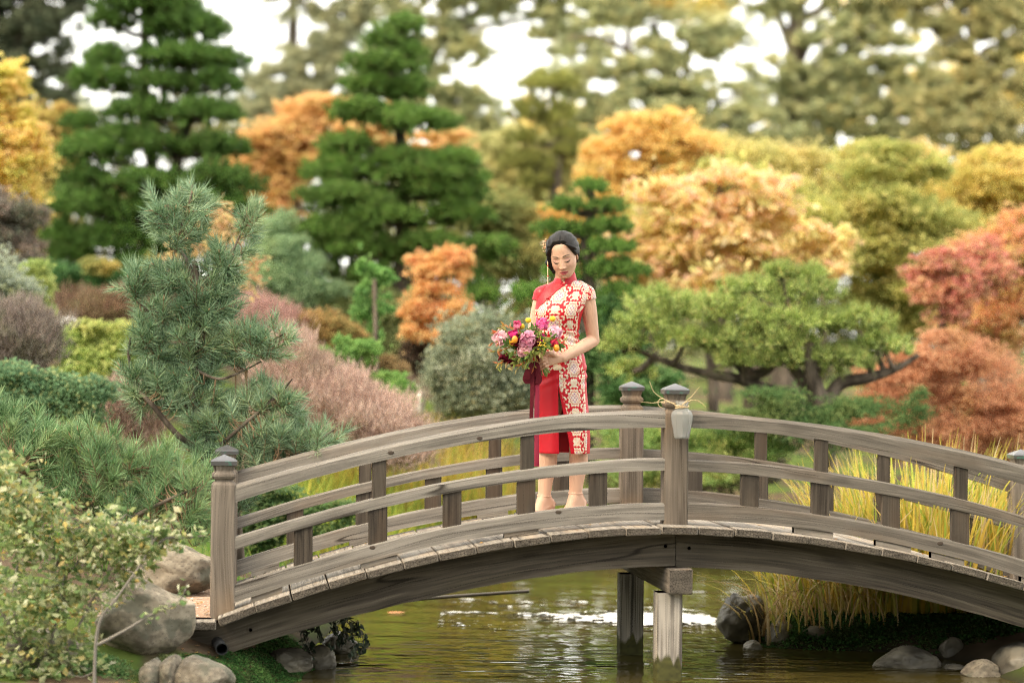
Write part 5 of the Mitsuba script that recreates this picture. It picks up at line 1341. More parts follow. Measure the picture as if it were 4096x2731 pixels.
for ank in (np.array((-.096,0,.126)), np.array((.077,.015,.141))):
    z0 = ank[2]
    heel = ank + [0.030, 0.022, 0.070 - z0]
    ball = np.array([ank[0] - 0.050, ank[1] - 0.075, 0.030])
    toe = np.array([ank[0] - 0.088, ank[1] - 0.125, 0.024])
    mid_f = (ank + ball) / 2 + [0, 0, -0.012]
    out = unit(np.array([0.8, -0.6, 0]))
    parts_.append(m3.Manifold.batch_boolean([ball_hull([(ank, 0.034), (heel + [0, 0, 0.015], 0.028), (mid_f, 0.029)]), ball_hull([(mid_f, 0.029), (heel + [0, 0, 0.012], 0.026), (ball + out * 0.012, 0.022), (ball - out * 0.014, 0.020)]),
                                             ball_hull([(ball + out * 0.012, 0.022), (ball - out * 0.014, 0.020), (toe + out * 0.006, 0.013), (toe - out * 0.012, 0.012)])], m3.OpType.Add))
    FEET.append((ank, heel, ball, toe, out))
body = m3.Manifold.batch_boolean(parts_, m3.OpType.Add)
bt = sm(body, 0.011, 10)


def finger(pts, r0, r1):
    return chain(pts, np.linspace(r0, r1, len(pts)))


hand_r = []
KN = [(-.082,-.19,.899),(-.085,-.196,.885),(-.082,-.194,.868),(-.073,-.186,.854)]
MD = [(-.11,-.213,.89),(-.114,-.217,.872),(-.109,-.213,.854),(-.098,-.203,.84)]
TP = [(-.13,-.203,.876),(-.133,-.205,.857),(-.126,-.202,.84),(-.112,-.194,.831)]
TE = [(-.14,-.183,.869),(-.143,-.184,.85),(-.136,-.182,.834),(-.12,-.176,.825)]
hand_r.append(ball_hull([(WR_R, 0.021), (KN[0], 0.0115), (KN[1], 0.012), (KN[2], 0.0115), (KN[3], 0.0105), (mid(WR_R, KN[3], 0.45), 0.017), (mid(WR_R, KN[0], 0.45), 0.017)]))
for k in range(4):
    hand_r.append(finger([KN[k], MD[k], TP[k], TE[k]], (0.0098, 0.0102, 0.0096, 0.0084)[k], (0.0072, 0.0075, 0.0071, 0.0063)[k]))
hand_r.append(finger([mid(WR_R, KN[0], 0.35), (-.06,-.215,.909), (-.084,-.232,.914), (-.103,-.238,.909)], 0.014, 0.0085))
hand_l = []
KL = [(-.146,-.215,.928),(-.149,-.218,.911),(-.146,-.215,.894),(-.142,-.208,.88)]
hand_l.append(ball_hull([(WR_L, 0.021)] + [(k, 0.0115) for k in KL]))
for k, p in enumerate(KL):
    p = np.array(p)
    hand_l.append(finger([p, p + [0.028, -0.012, -0.004], p + [0.048, 0.004, -0.008], p + [0.046, 0.022, -0.008]], 0.0098, 0.0072))
hand_l.append(finger([mid(WR_L, KL[0], 0.4), (-.127,-.245,.926), (-.103,-.25,.921)], 0.013, 0.0085))
hands = [sm(m3.Manifold.batch_boolean(h, m3.OpType.Add), 0.0035, 6) for h in (hand_r, hand_l)]
ears = []
for s in (-1, 1):
    e = m3.Manifold.sphere(1.0, 24).scale((0.007, 0.016, 0.028)).rotate((8, 0, s * 20)).translate((s * 0.070, 0.012, -0.012))
    k = to_tri(e)
    ears.append(to_man(head_to_body(np.array(k.vertices)), k.faces))
skin = m3.Manifold.batch_boolean([to_man(bt.vertices, bt.faces), to_man(head_to_body(HP), HF)] + [to_man(h.vertices, h.faces) for h in hands] + ears, m3.OpType.Add)
sk_t = to_tri(skin)
sv = np.array(sk_t.vertices)
hp = body_to_head(sv)
skin_c = np.tile([0.575, 0.35, 0.245], (len(sv), 1))
face = (hp[:, 1] < -0.02) & (hp[:, 2] > -0.125) & (hp[:, 2] < 0.12) & (np.abs(hp[:, 0]) < 0.08) & (sv[:, 2] > HC[2] - 0.16)
X, Z = np.abs(hp[:, 0]), hp[:, 2]
gg_ = lambda a, s: np.exp(-(a / s) ** 2)


def blend(mask, c):
    global skin_c
    m = (np.clip(mask, 0, 1) * face)[:, None]
    skin_c = skin_c * (1 - m) + np.array(c) * m


blend(0.35 * gg_(X - 0.043, 0.016) * gg_(Z + 0.026, 0.016), (0.60, 0.27, 0.22))
blend(0.8 * gg_(X - 0.033, 0.016) * gg_(Z - 0.003, 0.008), (0.34, 0.16, 0.13))
blend(1.4 * ((X / 0.0235) ** 2 + ((Z + 0.0685 - 0.0035 * (X / 0.0235) ** 2) / (0.0098 * (1 - 0.25 * (X / 0.0235)))) ** 2 < 1), (0.46, 0.085, 0.10))
blend(0.6 * gg_(Z + 0.0685 - 0.0035 * (X / 0.0235) ** 2, 0.0018) * (X < 0.024), (0.22, 0.05, 0.06))
blend(0.35 * gg_(X - 0.006, 0.003) * gg_(Z + 0.0475, 0.002), (0.2, 0.08, 0.06))  # nostril shading painted into the skin colour
woman = thing('person', 'woman in a red brocade dress standing on the bridge, head bowed over a bouquet', 'person')
scene['skin'] = {'type': 'principled', 'base_color': VC, 'roughness': 0.48, 'specular': 0.4}
part(woman, 'body', (sv + PO, np.array(sk_t.faces)), 'skin', True, color=skin_c)


def on_face(x, z, lift=0.0006):
    """The point of the head's front at (x, z)."""
    m = HP[:, 1] < 0
    i = np.where(m)[0]
    dd = (HP[i, 0] - x) ** 2 + (HP[i, 2] - z) ** 2
    j = i[np.argsort(dd)[:4]]
    w = 1 / (np.sort(dd)[:4] + 1e-8)
    return np.array([x, (HP[j, 1] * w).sum() / w.sum() - lift, z])


scene['hair_mat'] = {'type': 'principled', 'base_color': {'type': 'rgb', 'value': [0.012, 0.010, 0.009]}, 'roughness': 0.45, 'specular': 0.25}
lash, brow = [], []
for s in (-1, 1):
    t = np.linspace(-1, 1, 9)
    lash.append(tube([head_to_body(on_face(s * (0.0315 + 0.0155 * a), -0.0062 - 0.0035 * (1 - a * a) + 0.0030 * max(a, 0) ** 2)) + PO for a in t], [0.0011, 0.0026, 0.0028, 0.0016], 6, 20))
    brow.append(tube([head_to_body(on_face(s * (0.031 + 0.0185 * a), 0.0235 + 0.0032 * (1 - (a - 0.15) ** 2) - 0.0005 * a)) + PO for a in t], [0.0026, 0.0030, 0.0025, 0.0010], 6, 20))
part(woman, 'eyelashes', join(lash), 'hair_mat', True)
part(woman, 'eyebrows', join(brow), 'brow_mat', True)
scene['brow_mat'] = {'type': 'principled', 'base_color': {'type': 'rgb', 'value': [0.06, 0.04, 0.03]}, 'roughness': 0.7}

# hair: a combed shell over the scalp, parted right of the middle, with a low bun at her right
hx, hy, hz = HP.T
fr = np.clip((-hy - 0.005) / 0.05, 0, 1)
hairline = 0.086 - 0.064 * (np.abs(hx) / 0.062) ** 3.0
low = np.where(hy < 0.0, hairline, hairline * np.clip(1 - hy / 0.02, 0, 1) - 0.085 * np.clip(hy / 0.03, 0, 1))
edge = hz - low
side_l = (hx < -0.05) & (hy > -0.035)
edge = np.where(side_l, np.maximum(edge, hz + 0.075), edge)
mask = np.clip(edge / 0.010, 0, 1)
nrm = unit(HP - [0, 0.01, 0.0])
part_x = 0.012
flow = (hx - part_x) * 60 + 1.2 * np.sin(hz * 60)
ang_ = np.arctan2(hz - 0.02, np.abs(hx - part_x) + 0.004)
wave = 0.0013 * np.sin(ang_ * 15 + hy * 45 + np.sign(hx - part_x) * 2 + 2 * meshkit.noise(HP * 30, 2)) + 0.0009 * np.sin(ang_ * 41 - hy * 80 + 3 * meshkit.noise(HP * 40, 5))
groove = -0.005 * np.exp(-((hx - part_x) / 0.0035) ** 2) * (hy < 0.03) * (hz > 0.05)
thick = 0.0155 + 0.006 * np.clip((hy) / 0.06, 0, 1) + 0.005 * side_l + wave + groove
HV = HP + nrm * (mask * thick - 0.003 * (1 - mask))[:, None]
keepf = (mask[HF].max(1) > 0.02)
hair_ms = [(head_to_body(HV) + PO, HF[keepf])]
hk = []
rngh = rng_(620)
for k in range(9):
    a = k * 0.7
    ring = [head_to_body(np.array([-0.068, 0.036, -0.062]) + np.array([0.014 * np.cos(a), 0.036 * np.cos(u + a) * (0.55 + 0.08 * (k % 3)), 0.040 * np.sin(u) * (0.55 + 0.1 * (k % 3))]) + [0.026 * np.sin(u + a), 0, 0]) + PO for u in np.linspace(0, 5.6, 9)]
    hk.append(tube(ring, [0.008, 0.0125, 0.0125, 0.007], 8, 26))
bun = m3.Manifold.sphere(1.0, 32).scale((0.034, 0.040, 0.040)).translate((-0.068, 0.036, -0.062))
kb = to_tri(bun)
hk.append((head_to_body(np.array(kb.vertices)) + PO, np.array(kb.faces)))
for z_, y_ in ((0.03, -0.03), (0.012, -0.022), (-0.006, -0.014), (-0.024, -0.004)):   # swept locks down to the bun
    hk.append(tube([head_to_body(p) + PO for p in ([-0.052, y_ - 0.03, z_ + 0.045], [-0.074, y_ - 0.008, z_ + 0.012], [-0.081, y_ + 0.02, z_ - 0.02], [-0.076, 0.04, -0.05])], [0.006, 0.010, 0.010, 0.006], 8, 22))
for z_, y_ in ((0.052, -0.05), (0.03, -0.03), (0.012, -0.012)):
    hk.append(tube([head_to_body(p) + PO for p in ([0.040, y_ - 0.012, z_ + 0.035], [0.070, y_ + 0.006, z_ + 0.006], [0.080, y_ + 0.03, z_ - 0.012], [0.072, 0.06, z_ - 0.03])], [0.006, 0.010, 0.009, 0.005], 8, 22))
part(woman, 'hair', join(hair_ms + hk), 'hair_mat', True)
gold, red = [], []
ico2 = trimesh.creation.icosphere(1)
for k in range(44):
    p = np.array((-.106,-.02,1.497)) + rngh.normal(size=3) * [0.009, 0.010, 0.017]
    r = rngh.uniform(0.003, 0.006)
    (red if k % 5 == 0 else gold).append((np.array(ico2.vertices) * r + p + PO, ico2.faces))
for z in np.linspace(0, 1, 26):
    p = np.array((-.089,-.05,1.449)) * (1 - z) + np.array((-.088,-.085,1.29)) * z
    (red if int(z * 26) in (9, 18) else gold).append((np.array(ico2.vertices) * (0.0042 if int(z * 26) in (9, 18) else 0.0032) * [1, 1, 1.4] + p + PO, ico2.faces))
orn = part(woman, 'hair_ornament', join(gold), 'gold', True, label='gold and pearl hair ornament with a long hanging tassel')
part(orn, 'red_bead', join(red), 'red_bead_mat', True, kind='stuff')
scene['gold'] = {'type': 'principled', 'base_color': {'type': 'rgb', 'value': [0.72, 0.56, 0.36]}, 'roughness': 0.3, 'metallic': 0.5}
scene['red_bead_mat'] = {'type': 'principled', 'base_color': {'type': 'rgb', 'value': [0.6, 0.06, 0.04]}, 'roughness': 0.3}

# dress
ROWS = np.array([(1.312,.014,.07,.054,.01),(1.3,.014,.089,.06,.01),(1.286,.013,.112,.066,.009),(1.269,.007,.132,.073,.008),(1.247,.002,.144,.082,.005),(1.223,-.002,.149,.09,0),(1.187,-.014,.139,.1,-.008),(1.146,-.024,.134,.11,-.014),(1.113,-.028,.128,.11,-.012),(1.079,-.029,.122,.103,-.006),(1.043,-.028,.116,.094,0),(1.007,-.026,.113,.089,0),(.971,-.023,.116,.092,0),(.933,-.016,.126,.098,0),(.892,-.011,.133,.104,0),(.849,-.007,.139,.108,0),(.796,-.006,.14,.111,0),(.743,-.005,.139,.112,0),(.676,-.001,.138,.11,0),(.604,.005,.139,.107,0),(.532,.01,.139,.105,0),(.46,.013,.14,.104,0),(.412,.014,.139,.103,0),(.364,.013,.138,.102,0)])
zr = np.linspace(ROWS[0, 0], ROWS[-1, 0], 96)
rows = np.stack([np.interp(-zr, -ROWS[:, 0], ROWS[:, k]) for k in range(5)], 1)
ker = np.array([0.25, 0.5, 0.25])
for _ in range(3):
    rows[1:-1, 1:] = np.stack([np.convolve(rows[:, k], ker, 'valid') for k in range(1, 5)], 1)
NSEG = 140
SL_TOP, SL_BOT = .738, .364
SLX, SLR, SLL = -.022, .043, -.012
V, UV = [], []
for z, cx, a, b, yo in rows:
    f = np.clip((SL_TOP - z) / (SL_TOP - SL_BOT), 0, 1)
    xr, xl = SLX + (SLR - SLX) * f, SLX + (SLL - SLX) * f
    pr, pl = np.arccos(np.clip((xr - cx) / a, -1, 1)), np.arccos(np.clip((xl - cx) / a, -1, 1))
    ph = np.linspace(pr, pl - 2 * np.pi, NSEG)
    c, s = np.cos(ph), np.sin(ph)
    ex = 0.88
    x = cx + a * np.sign(c) * np.abs(c) ** ex
    y = yo - b * np.sign(s) * np.abs(s) ** ex
    drape = 0.004 * np.clip((SL_TOP + 0.25 - z) / 0.4, 0, 1) * np.sin(ph * 6 + 1.5 + 3 * z) + 0.0055 * np.exp(-((z - 1.0) / 0.06) ** 2) * np.sin(z * 170 + c * 5) + 0.004 * np.exp(-((z - 0.80) / 0.06) ** 2) * np.sin(z * 120 - c * 7 + 2)
    x, y = x + drape * c, y - drape * s
    V.append(np.stack([x, y, np.full(NSEG, z)], 1))
    sarc = np.where(ph > -np.pi / 2, (np.pi / 2 - ph) * a, -(ph + 2 * np.pi - np.pi / 2) * a)
    UV.append(np.stack([sarc, np.full(NSEG, z)], 1))
V, UV = np.array(V), np.array(UV)
NR = len(zr)
cen = np.stack([rows[:, 1], rows[:, 4], zr], 1)[:, None]
inn = V + unit((cen - V) * [1, 1, 0]) * 0.0035
ii, jj = np.meshgrid(np.arange(NR - 1), np.arange(NSEG - 1), indexing='ij')
q = (ii * NSEG + jj).ravel()
qo = np.stack([q, q + 1, q + NSEG + 1, q + NSEG], 1)
quads = [qo, qo[:, ::-1] + NR * NSEG]
r_ = np.arange(NR - 1)
for col in (0, NSEG - 1):
    o_ = r_ * NSEG + col
    e_ = np.stack([o_, o_ + NSEG, o_ + NSEG + NR * NSEG, o_ + NR * NSEG], 1)
    below = (zr[:-1] < SL_TOP)
    quads.append((e_ if col == 0 else e_[:, ::-1])[below])
c_ = np.arange(NSEG - 1)
o_ = (NR - 1) * NSEG + c_
quads.append(np.stack([o_, o_ + 1, o_ + 1 + NR * NSEG, o_ + NR * NSEG], 1))
DV = np.vstack([V.reshape(-1, 3), inn.reshape(-1, 3)]) + PO
DUV = np.vstack([UV.reshape(-1, 2), np.stack([np.full(NR * NSEG, -0.2), np.full(NR * NSEG, 0.1)], 1)])


def medallion(s, z):
    """Cream damask motifs on red: (cream cover, accent) at the cloth point."""
    px, pz = 0.084, 0.16
    def motif(cx, cz_):
        dx = (s - cx) / (2 * px)
        dx = (dx - dr.round(dx)) * 2 * px
        dz = (z - cz_) / pz
        dz = (dz - dr.round(dz)) * pz
        return dx, dz
    cover, acc = mi.Float(0), mi.Float(0)
    for cx, cz_ in ((0.062, 0.03), (0.062 + px, 0.03 + pz / 2)):
        dx, dz = motif(cx, cz_)
        r = dr.sqrt(dr.square(dx / 0.039) + dr.square(dz / 0.050))
        a = dr.atan2(dz, dr.abs(dx) + 1e-5)
        lim = 1 + 0.10 * dr.cos(a * 11)
        c1 = smoothstep(0.06, -0.06, r - lim)
        ring = smoothstep(0.07, 0.03, dr.abs(r - 0.72 - 0.06 * dr.cos(a * 11)))
        cover = dr.maximum(cover, c1 * (1 - 0.75 * ring))
        acc = dr.maximum(acc, c1 * smoothstep(0.05, 0.4, dr.cos(dr.abs(dx) * 330) * dr.cos(dz * 300)) * smoothstep(0.62, 0.45, r))
        # small palmettes between the medallions and the scrolls that tie them
        ez = (dz - pz / 2)
        ez = ez - dr.round(ez / pz) * pz
        r2 = dr.sqrt(dr.square(dx / 0.020) + dr.square(ez / 0.027))
        a2 = dr.atan2(ez, dr.abs(dx) + 1e-5)
        cover = dr.maximum(cover, smoothstep(0.1, -0.1, r2 - 1 - 0.16 * dr.cos(a2 * 7)))
        sc = dr.abs(r - 1.38 - 0.10 * dr.sin(a * 9))
        cover = dr.maximum(cover, smoothstep(0.16, 0.06, sc) * smoothstep(-0.35, 0.15, dr.cos(a * 9 + 0.6)))
    return cover, acc


CREAM, RED = (0.64, 0.575, 0.44), (0.45, 0.005, 0.016)


def cloth(s, z, on):
    cov, acc = medallion(s, z)
    cov = cov * on
    thread = 0.85 + 0.3 * noise(s * 900, z * 900)
    c = mix(RED, mi.Color3f(CREAM) * thread, cov)
    c = mix(c, (0.33, 0.11, 0.36), acc * on * 0.9)
    return mix(c, (0.72, 0.30, 0.22), cov * on * smoothstep(0.6, 0.75, noise(s * 140, z * 140)) * 0.5)


Z_HIP = .82
Z_NECK = 1.3


def dress_fn(p, n, uv):
    s, z = uv.x, uv.y
    slit = -0.012 + 0.062 * dr.clip((SL_TOP - z) / (SL_TOP - SL_BOT), 0, 1)
    skirt = dr.select((s > slit) & (s < 0.150), 1.0, 0.0)
    yoke = Z_NECK - 0.012 - 0.135 * dr.clip(-(s + 0.012) / 0.13, 0, 1) ** 0.8
    bod = dr.select((s < 0.128 + 0.12 * smoothstep(Z_NECK - 0.17, Z_NECK - 0.08, z)) & (s > -0.26) & ((z < yoke) | (s > -0.012)), 1.0, 0.0)
    return cloth(s, z, dr.select(z < Z_HIP, skirt, bod))


def sleeve_fn(p, n, uv):
    return cloth(uv.x, uv.y, 1.0)


def weave_h(p, n, uv):
    return fbm(p.x * 26, p.y * 26, p.z * 14, 2) * 0.006 + noise(p.x * 120, p.y * 120, p.z * 60) * 0.0006


scene['dress_cloth'] = {'type': 'bumpmap', 'arbitrary': proc(weave_h), 'scale': 1.0, 'bsdf': {'type': 'twosided', 'bsdf': {'type': 'principled', 'base_color': proc(dress_fn), 'roughness': 0.42, 'sheen': 0.4, 'specular': 0.4}}}
scene['dress_cloth'] = scene['dress_cloth']['bsdf']
scene['sleeve_cloth'] = {'type': 'twosided', 'bsdf': {'type': 'principled', 'base_color': proc(sleeve_fn), 'roughness': 0.45, 'sheen': 0.4, 'specular': 0.4}}
scene['red_silk'] = {'type': 'twosided', 'bsdf': {'type': 'principled', 'base_color': {'type': 'rgb', 'value': list(RED)}, 'roughness': 0.38, 'sheen': 0.4, 'specular': 0.45}}
dress = part(woman, 'dress', (DV, np.vstack(quads)), 'dress_cloth', True, uv=DUV, label='red silk dress with cream brocade panels and a front slit')


def sleeve(neck, sh, arm, rs, hem, nrm, bsdf, label):
    """A cap sleeve: a smooth cap over the shoulder, cut off along its hem."""
    body_ = m3.Manifold.batch_boolean([ball_hull([(neck, rs * 0.62), (sh, rs)]), ball_hull([(sh, rs), (arm, rs * 0.98)])], m3.OpType.Add)
    body_ = sm(body_, 0.007, 12)
    nrm = unit(np.array(nrm))
    cut = to_man(body_.vertices, body_.faces).trim_by_plane(tuple(-nrm), float(-nrm @ np.array(hem)))
    t = to_tri(cut.refine_to_length(0.009))
    v = np.array(t.vertices)
    u_ = np.stack([(v[:, 0] - sh[0]) * 1.5 + 0.10 + v[:, 1] * 0.6, v[:, 2] * 1.5 + 0.03], 1)
    part(dress, 'sleeve', (v + PO, np.array(t.faces)), bsdf, True, uv=u_, label=label)


sleeve((.091,.006,1.283), (.127,0,1.24), (.142,.006,1.168), 0.0505, (.137,0,1.204), (0.30, -0.05, -1.0), 'sleeve_cloth', 'brocade cap sleeve')
sleeve((-.072,.006,1.271), (-.118,0,1.235), (-.134,0,1.168), 0.048, (-.132,0,1.194), (-0.35, -0.05, -1.0), 'red_silk', 'plain red cap sleeve')
# stand collar, open at the front
co, ci = [], []
for t in np.linspace(0, 1, 6):
    c0 = np.array((.007,.006,1.3)) * (1 - t) + np.array((.008,-.004,1.346)) * t
    rx, ry = 0.070 - 0.016 * t, 0.063 - 0.012 * t
    u = np.linspace(-np.pi / 2 + 0.12 + 0.25 * t ** 3 - 0.17, 3 * np.pi / 2 - 0.12 - 0.25 * t ** 3 - 0.17, 60)
    lift = 0.014 * np.cos(u) + 0.016 * np.sin(u)
    for o, g in ((co, 0), (ci, 0.004)):
        o.append(np.stack([c0[0] + (rx - g) * np.cos(u), c0[1] + (ry - g) * np.sin(u), c0[2] + lift * (0.4 + 0.6 * t)], 1))
co, ci = np.array(co), np.array(ci)
ii, jj = np.meshgrid(np.arange(5), np.arange(59), indexing='ij')
q = (ii * 60 + jj).ravel()
qq = np.stack([q, q + 1, q + 61, q + 60], 1)
e = 300 + np.arange(59)
rimq = np.stack([e, e + 1, e + 361, e + 360], 1)
part(dress, 'collar', (np.vstack([co.reshape(-1, 3), ci.reshape(-1, 3)]) + PO, np.vstack([qq, qq[:, ::-1] + 360, rimq])), 'red_silk', True)
# piping along the closure and two knot buttons
zc = lambda s: Z_NECK - 0.012 - 0.135 * np.clip(-(s + 0.012) / 0.13, 0, 1) ** 0.8


def on_dress(s, z, lift=0.002):
    i = np.argmin((DUV[:NR * NSEG, 0] - s) ** 2 + (DUV[:NR * NSEG, 1] - z) ** 2)
    c = np.array([*cen[i // NSEG, 0]]) + PO
    return DV[i] + unit((DV[i] - c) * [1, 1, 0]) * lift


part(dress, 'piping', tube([on_dress(s, zc(s)) for s in np.linspace(-0.014, -0.12, 9)], [0.0022], 6, 40), 'red_silk', True)
for s in (-0.010, -0.075):
    p = on_dress(s, zc(s), 0.004)
    part(dress, 'knot_button', join([(np.array(ico2.vertices) * [0.011, 0.004, 0.005] + p, ico2.faces), (np.array(ico2.vertices) * [0.005, 0.005, 0.007] + p, ico2.faces)]), 'red_silk', True)

# shoes
scene['shoe_skin'] = {'type': 'principled', 'base_color': {'type': 'rgb', 'value': [0.56, 0.35, 0.25]}, 'roughness': 0.4}
for ank, heel, ball, toe, out in FEET:
    sole = m3.Manifold.batch_boolean([ball_hull([(heel + [0.0, 0.0, -0.020], 0.010), (heel + out * 0.018 + [0, 0, -0.018], 0.010), (heel - out * 0.016 + [0, 0, -0.018], 0.010), (ball + out * 0.024 + [0, 0, -0.022], 0.008), (ball - out * 0.026 + [0, 0, -0.022], 0.008)]),
                                      ball_hull([(ball + out * 0.024 + [0, 0, -0.022], 0.008), (ball - out * 0.026 + [0, 0, -0.022], 0.008), (toe + out * 0.016 + [0, 0, -0.016], 0.008), (toe - out * 0.018 + [0, 0, -0.016], 0.008)]),
                                      ball_hull([(heel + [0.004, 0.003, 0.0], 0.029), (heel + [0.006, 0.004, 0.022], 0.024)]),
                                      ball_hull([(heel + [0.006, 0.005, -0.02], 0.017), (np.array([heel[0] + 0.006, heel[1] + 0.004, 0.010]), 0.010)])], m3.OpType.Add)
    st = sm(sole, 0.006, 4)
    sh_ = part(woman, 'shoe', (np.array(st.vertices) + PO, np.array(st.faces)), 'shoe_skin', True)
    u = np.linspace(0, 2 * np.pi, 25)
    ring = [ank + [0.0375 * np.cos(a), 0.037 * np.sin(a), 0.004 + 0.004 * np.sin(a)] + PO for a in u]
    band = [ball + out * (0.036 * np.cos(a)) + np.array([0, 0, 0.027 * np.sin(a) + 0.0]) + PO for a in np.linspace(0, np.pi, 11)]
    back = [ank + [0.036, 0.012, 0.004] + PO, ank + [0.045, 0.022, -0.02] + PO, heel + [0.034, 0.018, 0.012] + PO]
    part(sh_, 'strap', join([tube(ring, [0.0035], 6, 40, cap=False), tube(band, [0.006], 6, 20), tube(back, [0.0035, 0.006], 6, 10)]), 'shoe_skin', True)

# ---- the bouquet she holds --------------------------------------------------------------------------
bq = thing('bouquet', 'loose bouquet of pink peonies and tulips with orange leaves and a burgundy velvet ribbon', 'bouquet')
rng = rng_(650)


def petal(c, d, r, w, cup, rg, n=5):
    """A cupped petal growing from c along d."""
    s = unit(np.cross(d, rg.normal(size=3)))
    nn = np.cross(s, d)
    V = []
    for i in range(n):
        t = i / (n - 1)
        wd = w * np.sin(np.pi * (0.12 + 0.80 * t)) ** 0.8
        for j in (-1, 0, 1):
            V.append(c + d * r * t + s * wd * j * 0.5 - nn * cup * (t * (1 - t) * 1.4 - 0.25 * j * j * t) * r * 1.2 + rg.normal(size=3) * r * 0.03)
    F = []
    for i in range(n - 1):
        for j in range(2):
            a = i * 3 + j
            F.append([a, a + 1, a + 4, a + 3])
    return np.array(V), np.array(F)


def flower(name, c, r, base, tip, count, seed, face=(-0.15, -0.85, 0.35), spread=1.0, cup=0.9):
    rg = rng_(seed)
    c = np.array(c) + PO
    f = unit(np.array(face) + rg.normal(size=3) * 0.2)
    Vs, Fs, Cs, o = [], [], [], 0
    for k in range(count):
        q = (k + 0.5) / count
        th = spread * (0.15 + 1.45 * q)
        az = k * 2.39996
        e1 = unit(np.cross(f, [0.1, 0.2, 1.0]))
        e2 = np.cross(f, e1)
        d = unit(f * np.cos(th) + (e1 * np.cos(az) + e2 * np.sin(az)) * np.sin(th) + rg.normal(size=3) * 0.06)
        R_ = r * (0.62 + 0.42 * q) * rg.uniform(0.9, 1.1)
        v, fc = petal(c - f * r * 0.35 * (1 - q), d, R_, R_ * 0.95, cup * (0.6 + 0.6 * (1 - q)), rg)
        t = np.repeat(np.linspace(0, 1, 5), 3)[:, None]
        col = (np.array(base) * (1 - t) + np.array(tip) * t) * rg.uniform(0.85, 1.12)
        Vs.append(v)
        Fs.append(fc + o)
        Cs.append(col)
        o += len(v)
    return part(bq, name, (np.vstack(Vs), np.vstack(Fs)), 'petal', True, color=np.clip(np.vstack(Cs), 0, 0.9))


scene['petal'] = {'type': 'principledthin', 'base_color': VC, 'roughness': 0.5, 'diff_trans': 0.55, 'eta': 1.4}
PINK, PALE, MAUVE, HOT, WINE = (0.62, 0.10, 0.26), (0.78, 0.50, 0.55), (0.50, 0.09, 0.25), (0.66, 0.03, 0.22), (0.10, 0.008, 0.018)
for nm, p, r, b, t, n, fc in (
        ('peony', (-.197,-.32,.986), 0.052, (0.52, 0.07, 0.22), (0.74, 0.36, 0.48), 30, (0.1, -0.95, 0.2)),
        ('peony', (-.214,-.31,.933), 0.046, (0.60, 0.14, 0.25), (0.80, 0.48, 0.52), 28, (0.0, -0.95, 0.1)),
        ('peony', (-.346,-.24,.993), 0.050, (0.66, 0.22, 0.34), (0.82, 0.58, 0.62), 28, (-0.55, -0.75, 0.25)),
        ('peony', (-.046,-.27,1.024), 0.046, (0.62, 0.20, 0.34), (0.80, 0.52, 0.60), 28, (0.35, -0.85, 0.25)),
        ('peony', (-.122,-.25,1.07), 0.046, HOT, (0.76, 0.18, 0.40), 26, (0.1, -0.7, 0.7)),
        ('peony', (-.118,-.29,.981), 0.040, HOT, (0.66, 0.06, 0.28), 24, (0.2, -0.95, 0.2)),
        ('dahlia', (-.242,-.29,.976), 0.050, WINE, (0.16, 0.012, 0.03), 34, (-0.1, -0.95, 0.2)),
        ('dahlia', (-.319,-.25,.887), 0.044, WINE, (0.15, 0.012, 0.03), 28, (-0.3, -0.85, -0.3)),
        ('dahlia', (-.281,-.26,.873), 0.036, WINE, (0.14, 0.012, 0.03), 24, (-0.1, -0.85, -0.5)),
        ('dahlia', (-.161,-.3,.952), 0.034, WINE, (0.13, 0.012, 0.03), 24, (0.1, -0.95, -0.1))):
    flower(nm, p, r, b, t, n, int(p[0] * 1000) % 977 + 660, fc)
for p, b, t in (((-.257,-.25,1.07), (0.80, 0.45, 0.50), (0.66, 0.06, 0.22)), ((-.269,-.27,1.022), HOT, (0.70, 0.06, 0.26)), ((-.276,-.3,.978), (0.62, 0.42, 0.04), (0.72, 0.40, 0.05)), ((-.055,-.28,.976), (0.5, 0.02, 0.08), (0.6, 0.05, 0.10))):
    flower('tulip', np.array(p) - [0, 0, 0.02], 0.030 if b[1] > 0.41 and b[2] < 0.1 else 0.045, b, t, 9, int(p[2] * 5000) % 991 + 700, (-0.1, -0.25, 1.0), 0.42, 1.3)
for p in ((-.194,-.25,1.089), (-.062,-.24,1.098), (-.228,-.24,1.055)):
    m = trimesh.creation.icosphere(3)
    v = np.array(m.vertices)
    part(bq, 'button_flower', (v * 0.0155 * (1 + 0.06 * (meshkit.noise(v * 9 + 3, 1)[:, None] - 0.5)) + np.array(p) + PO, m.faces), 'yellow_bloom', True)
scene['yellow_bloom'] = {'type': 'principled', 'base_color': {'type': 'rgb', 'value': [0.70, 0.47, 0.03]}, 'roughness': 0.8}
for p in ((-.041,-.3,.94), (-.266,-.33,.983)):
    m = trimesh.creation.icosphere(2)
    part(bq, 'kumquat', (np.array(m.vertices) * [0.016, 0.016, 0.021] + np.array(p) + PO, m.faces), 'orange_fruit', True)
scene['orange_fruit'] = {'type': 'principled', 'base_color': {'type': 'rgb', 'value': [0.72, 0.28, 0.02]}, 'roughness': 0.35}
# leaves: three kinds in sprays
root = np.array((-.146,-.22,.904))


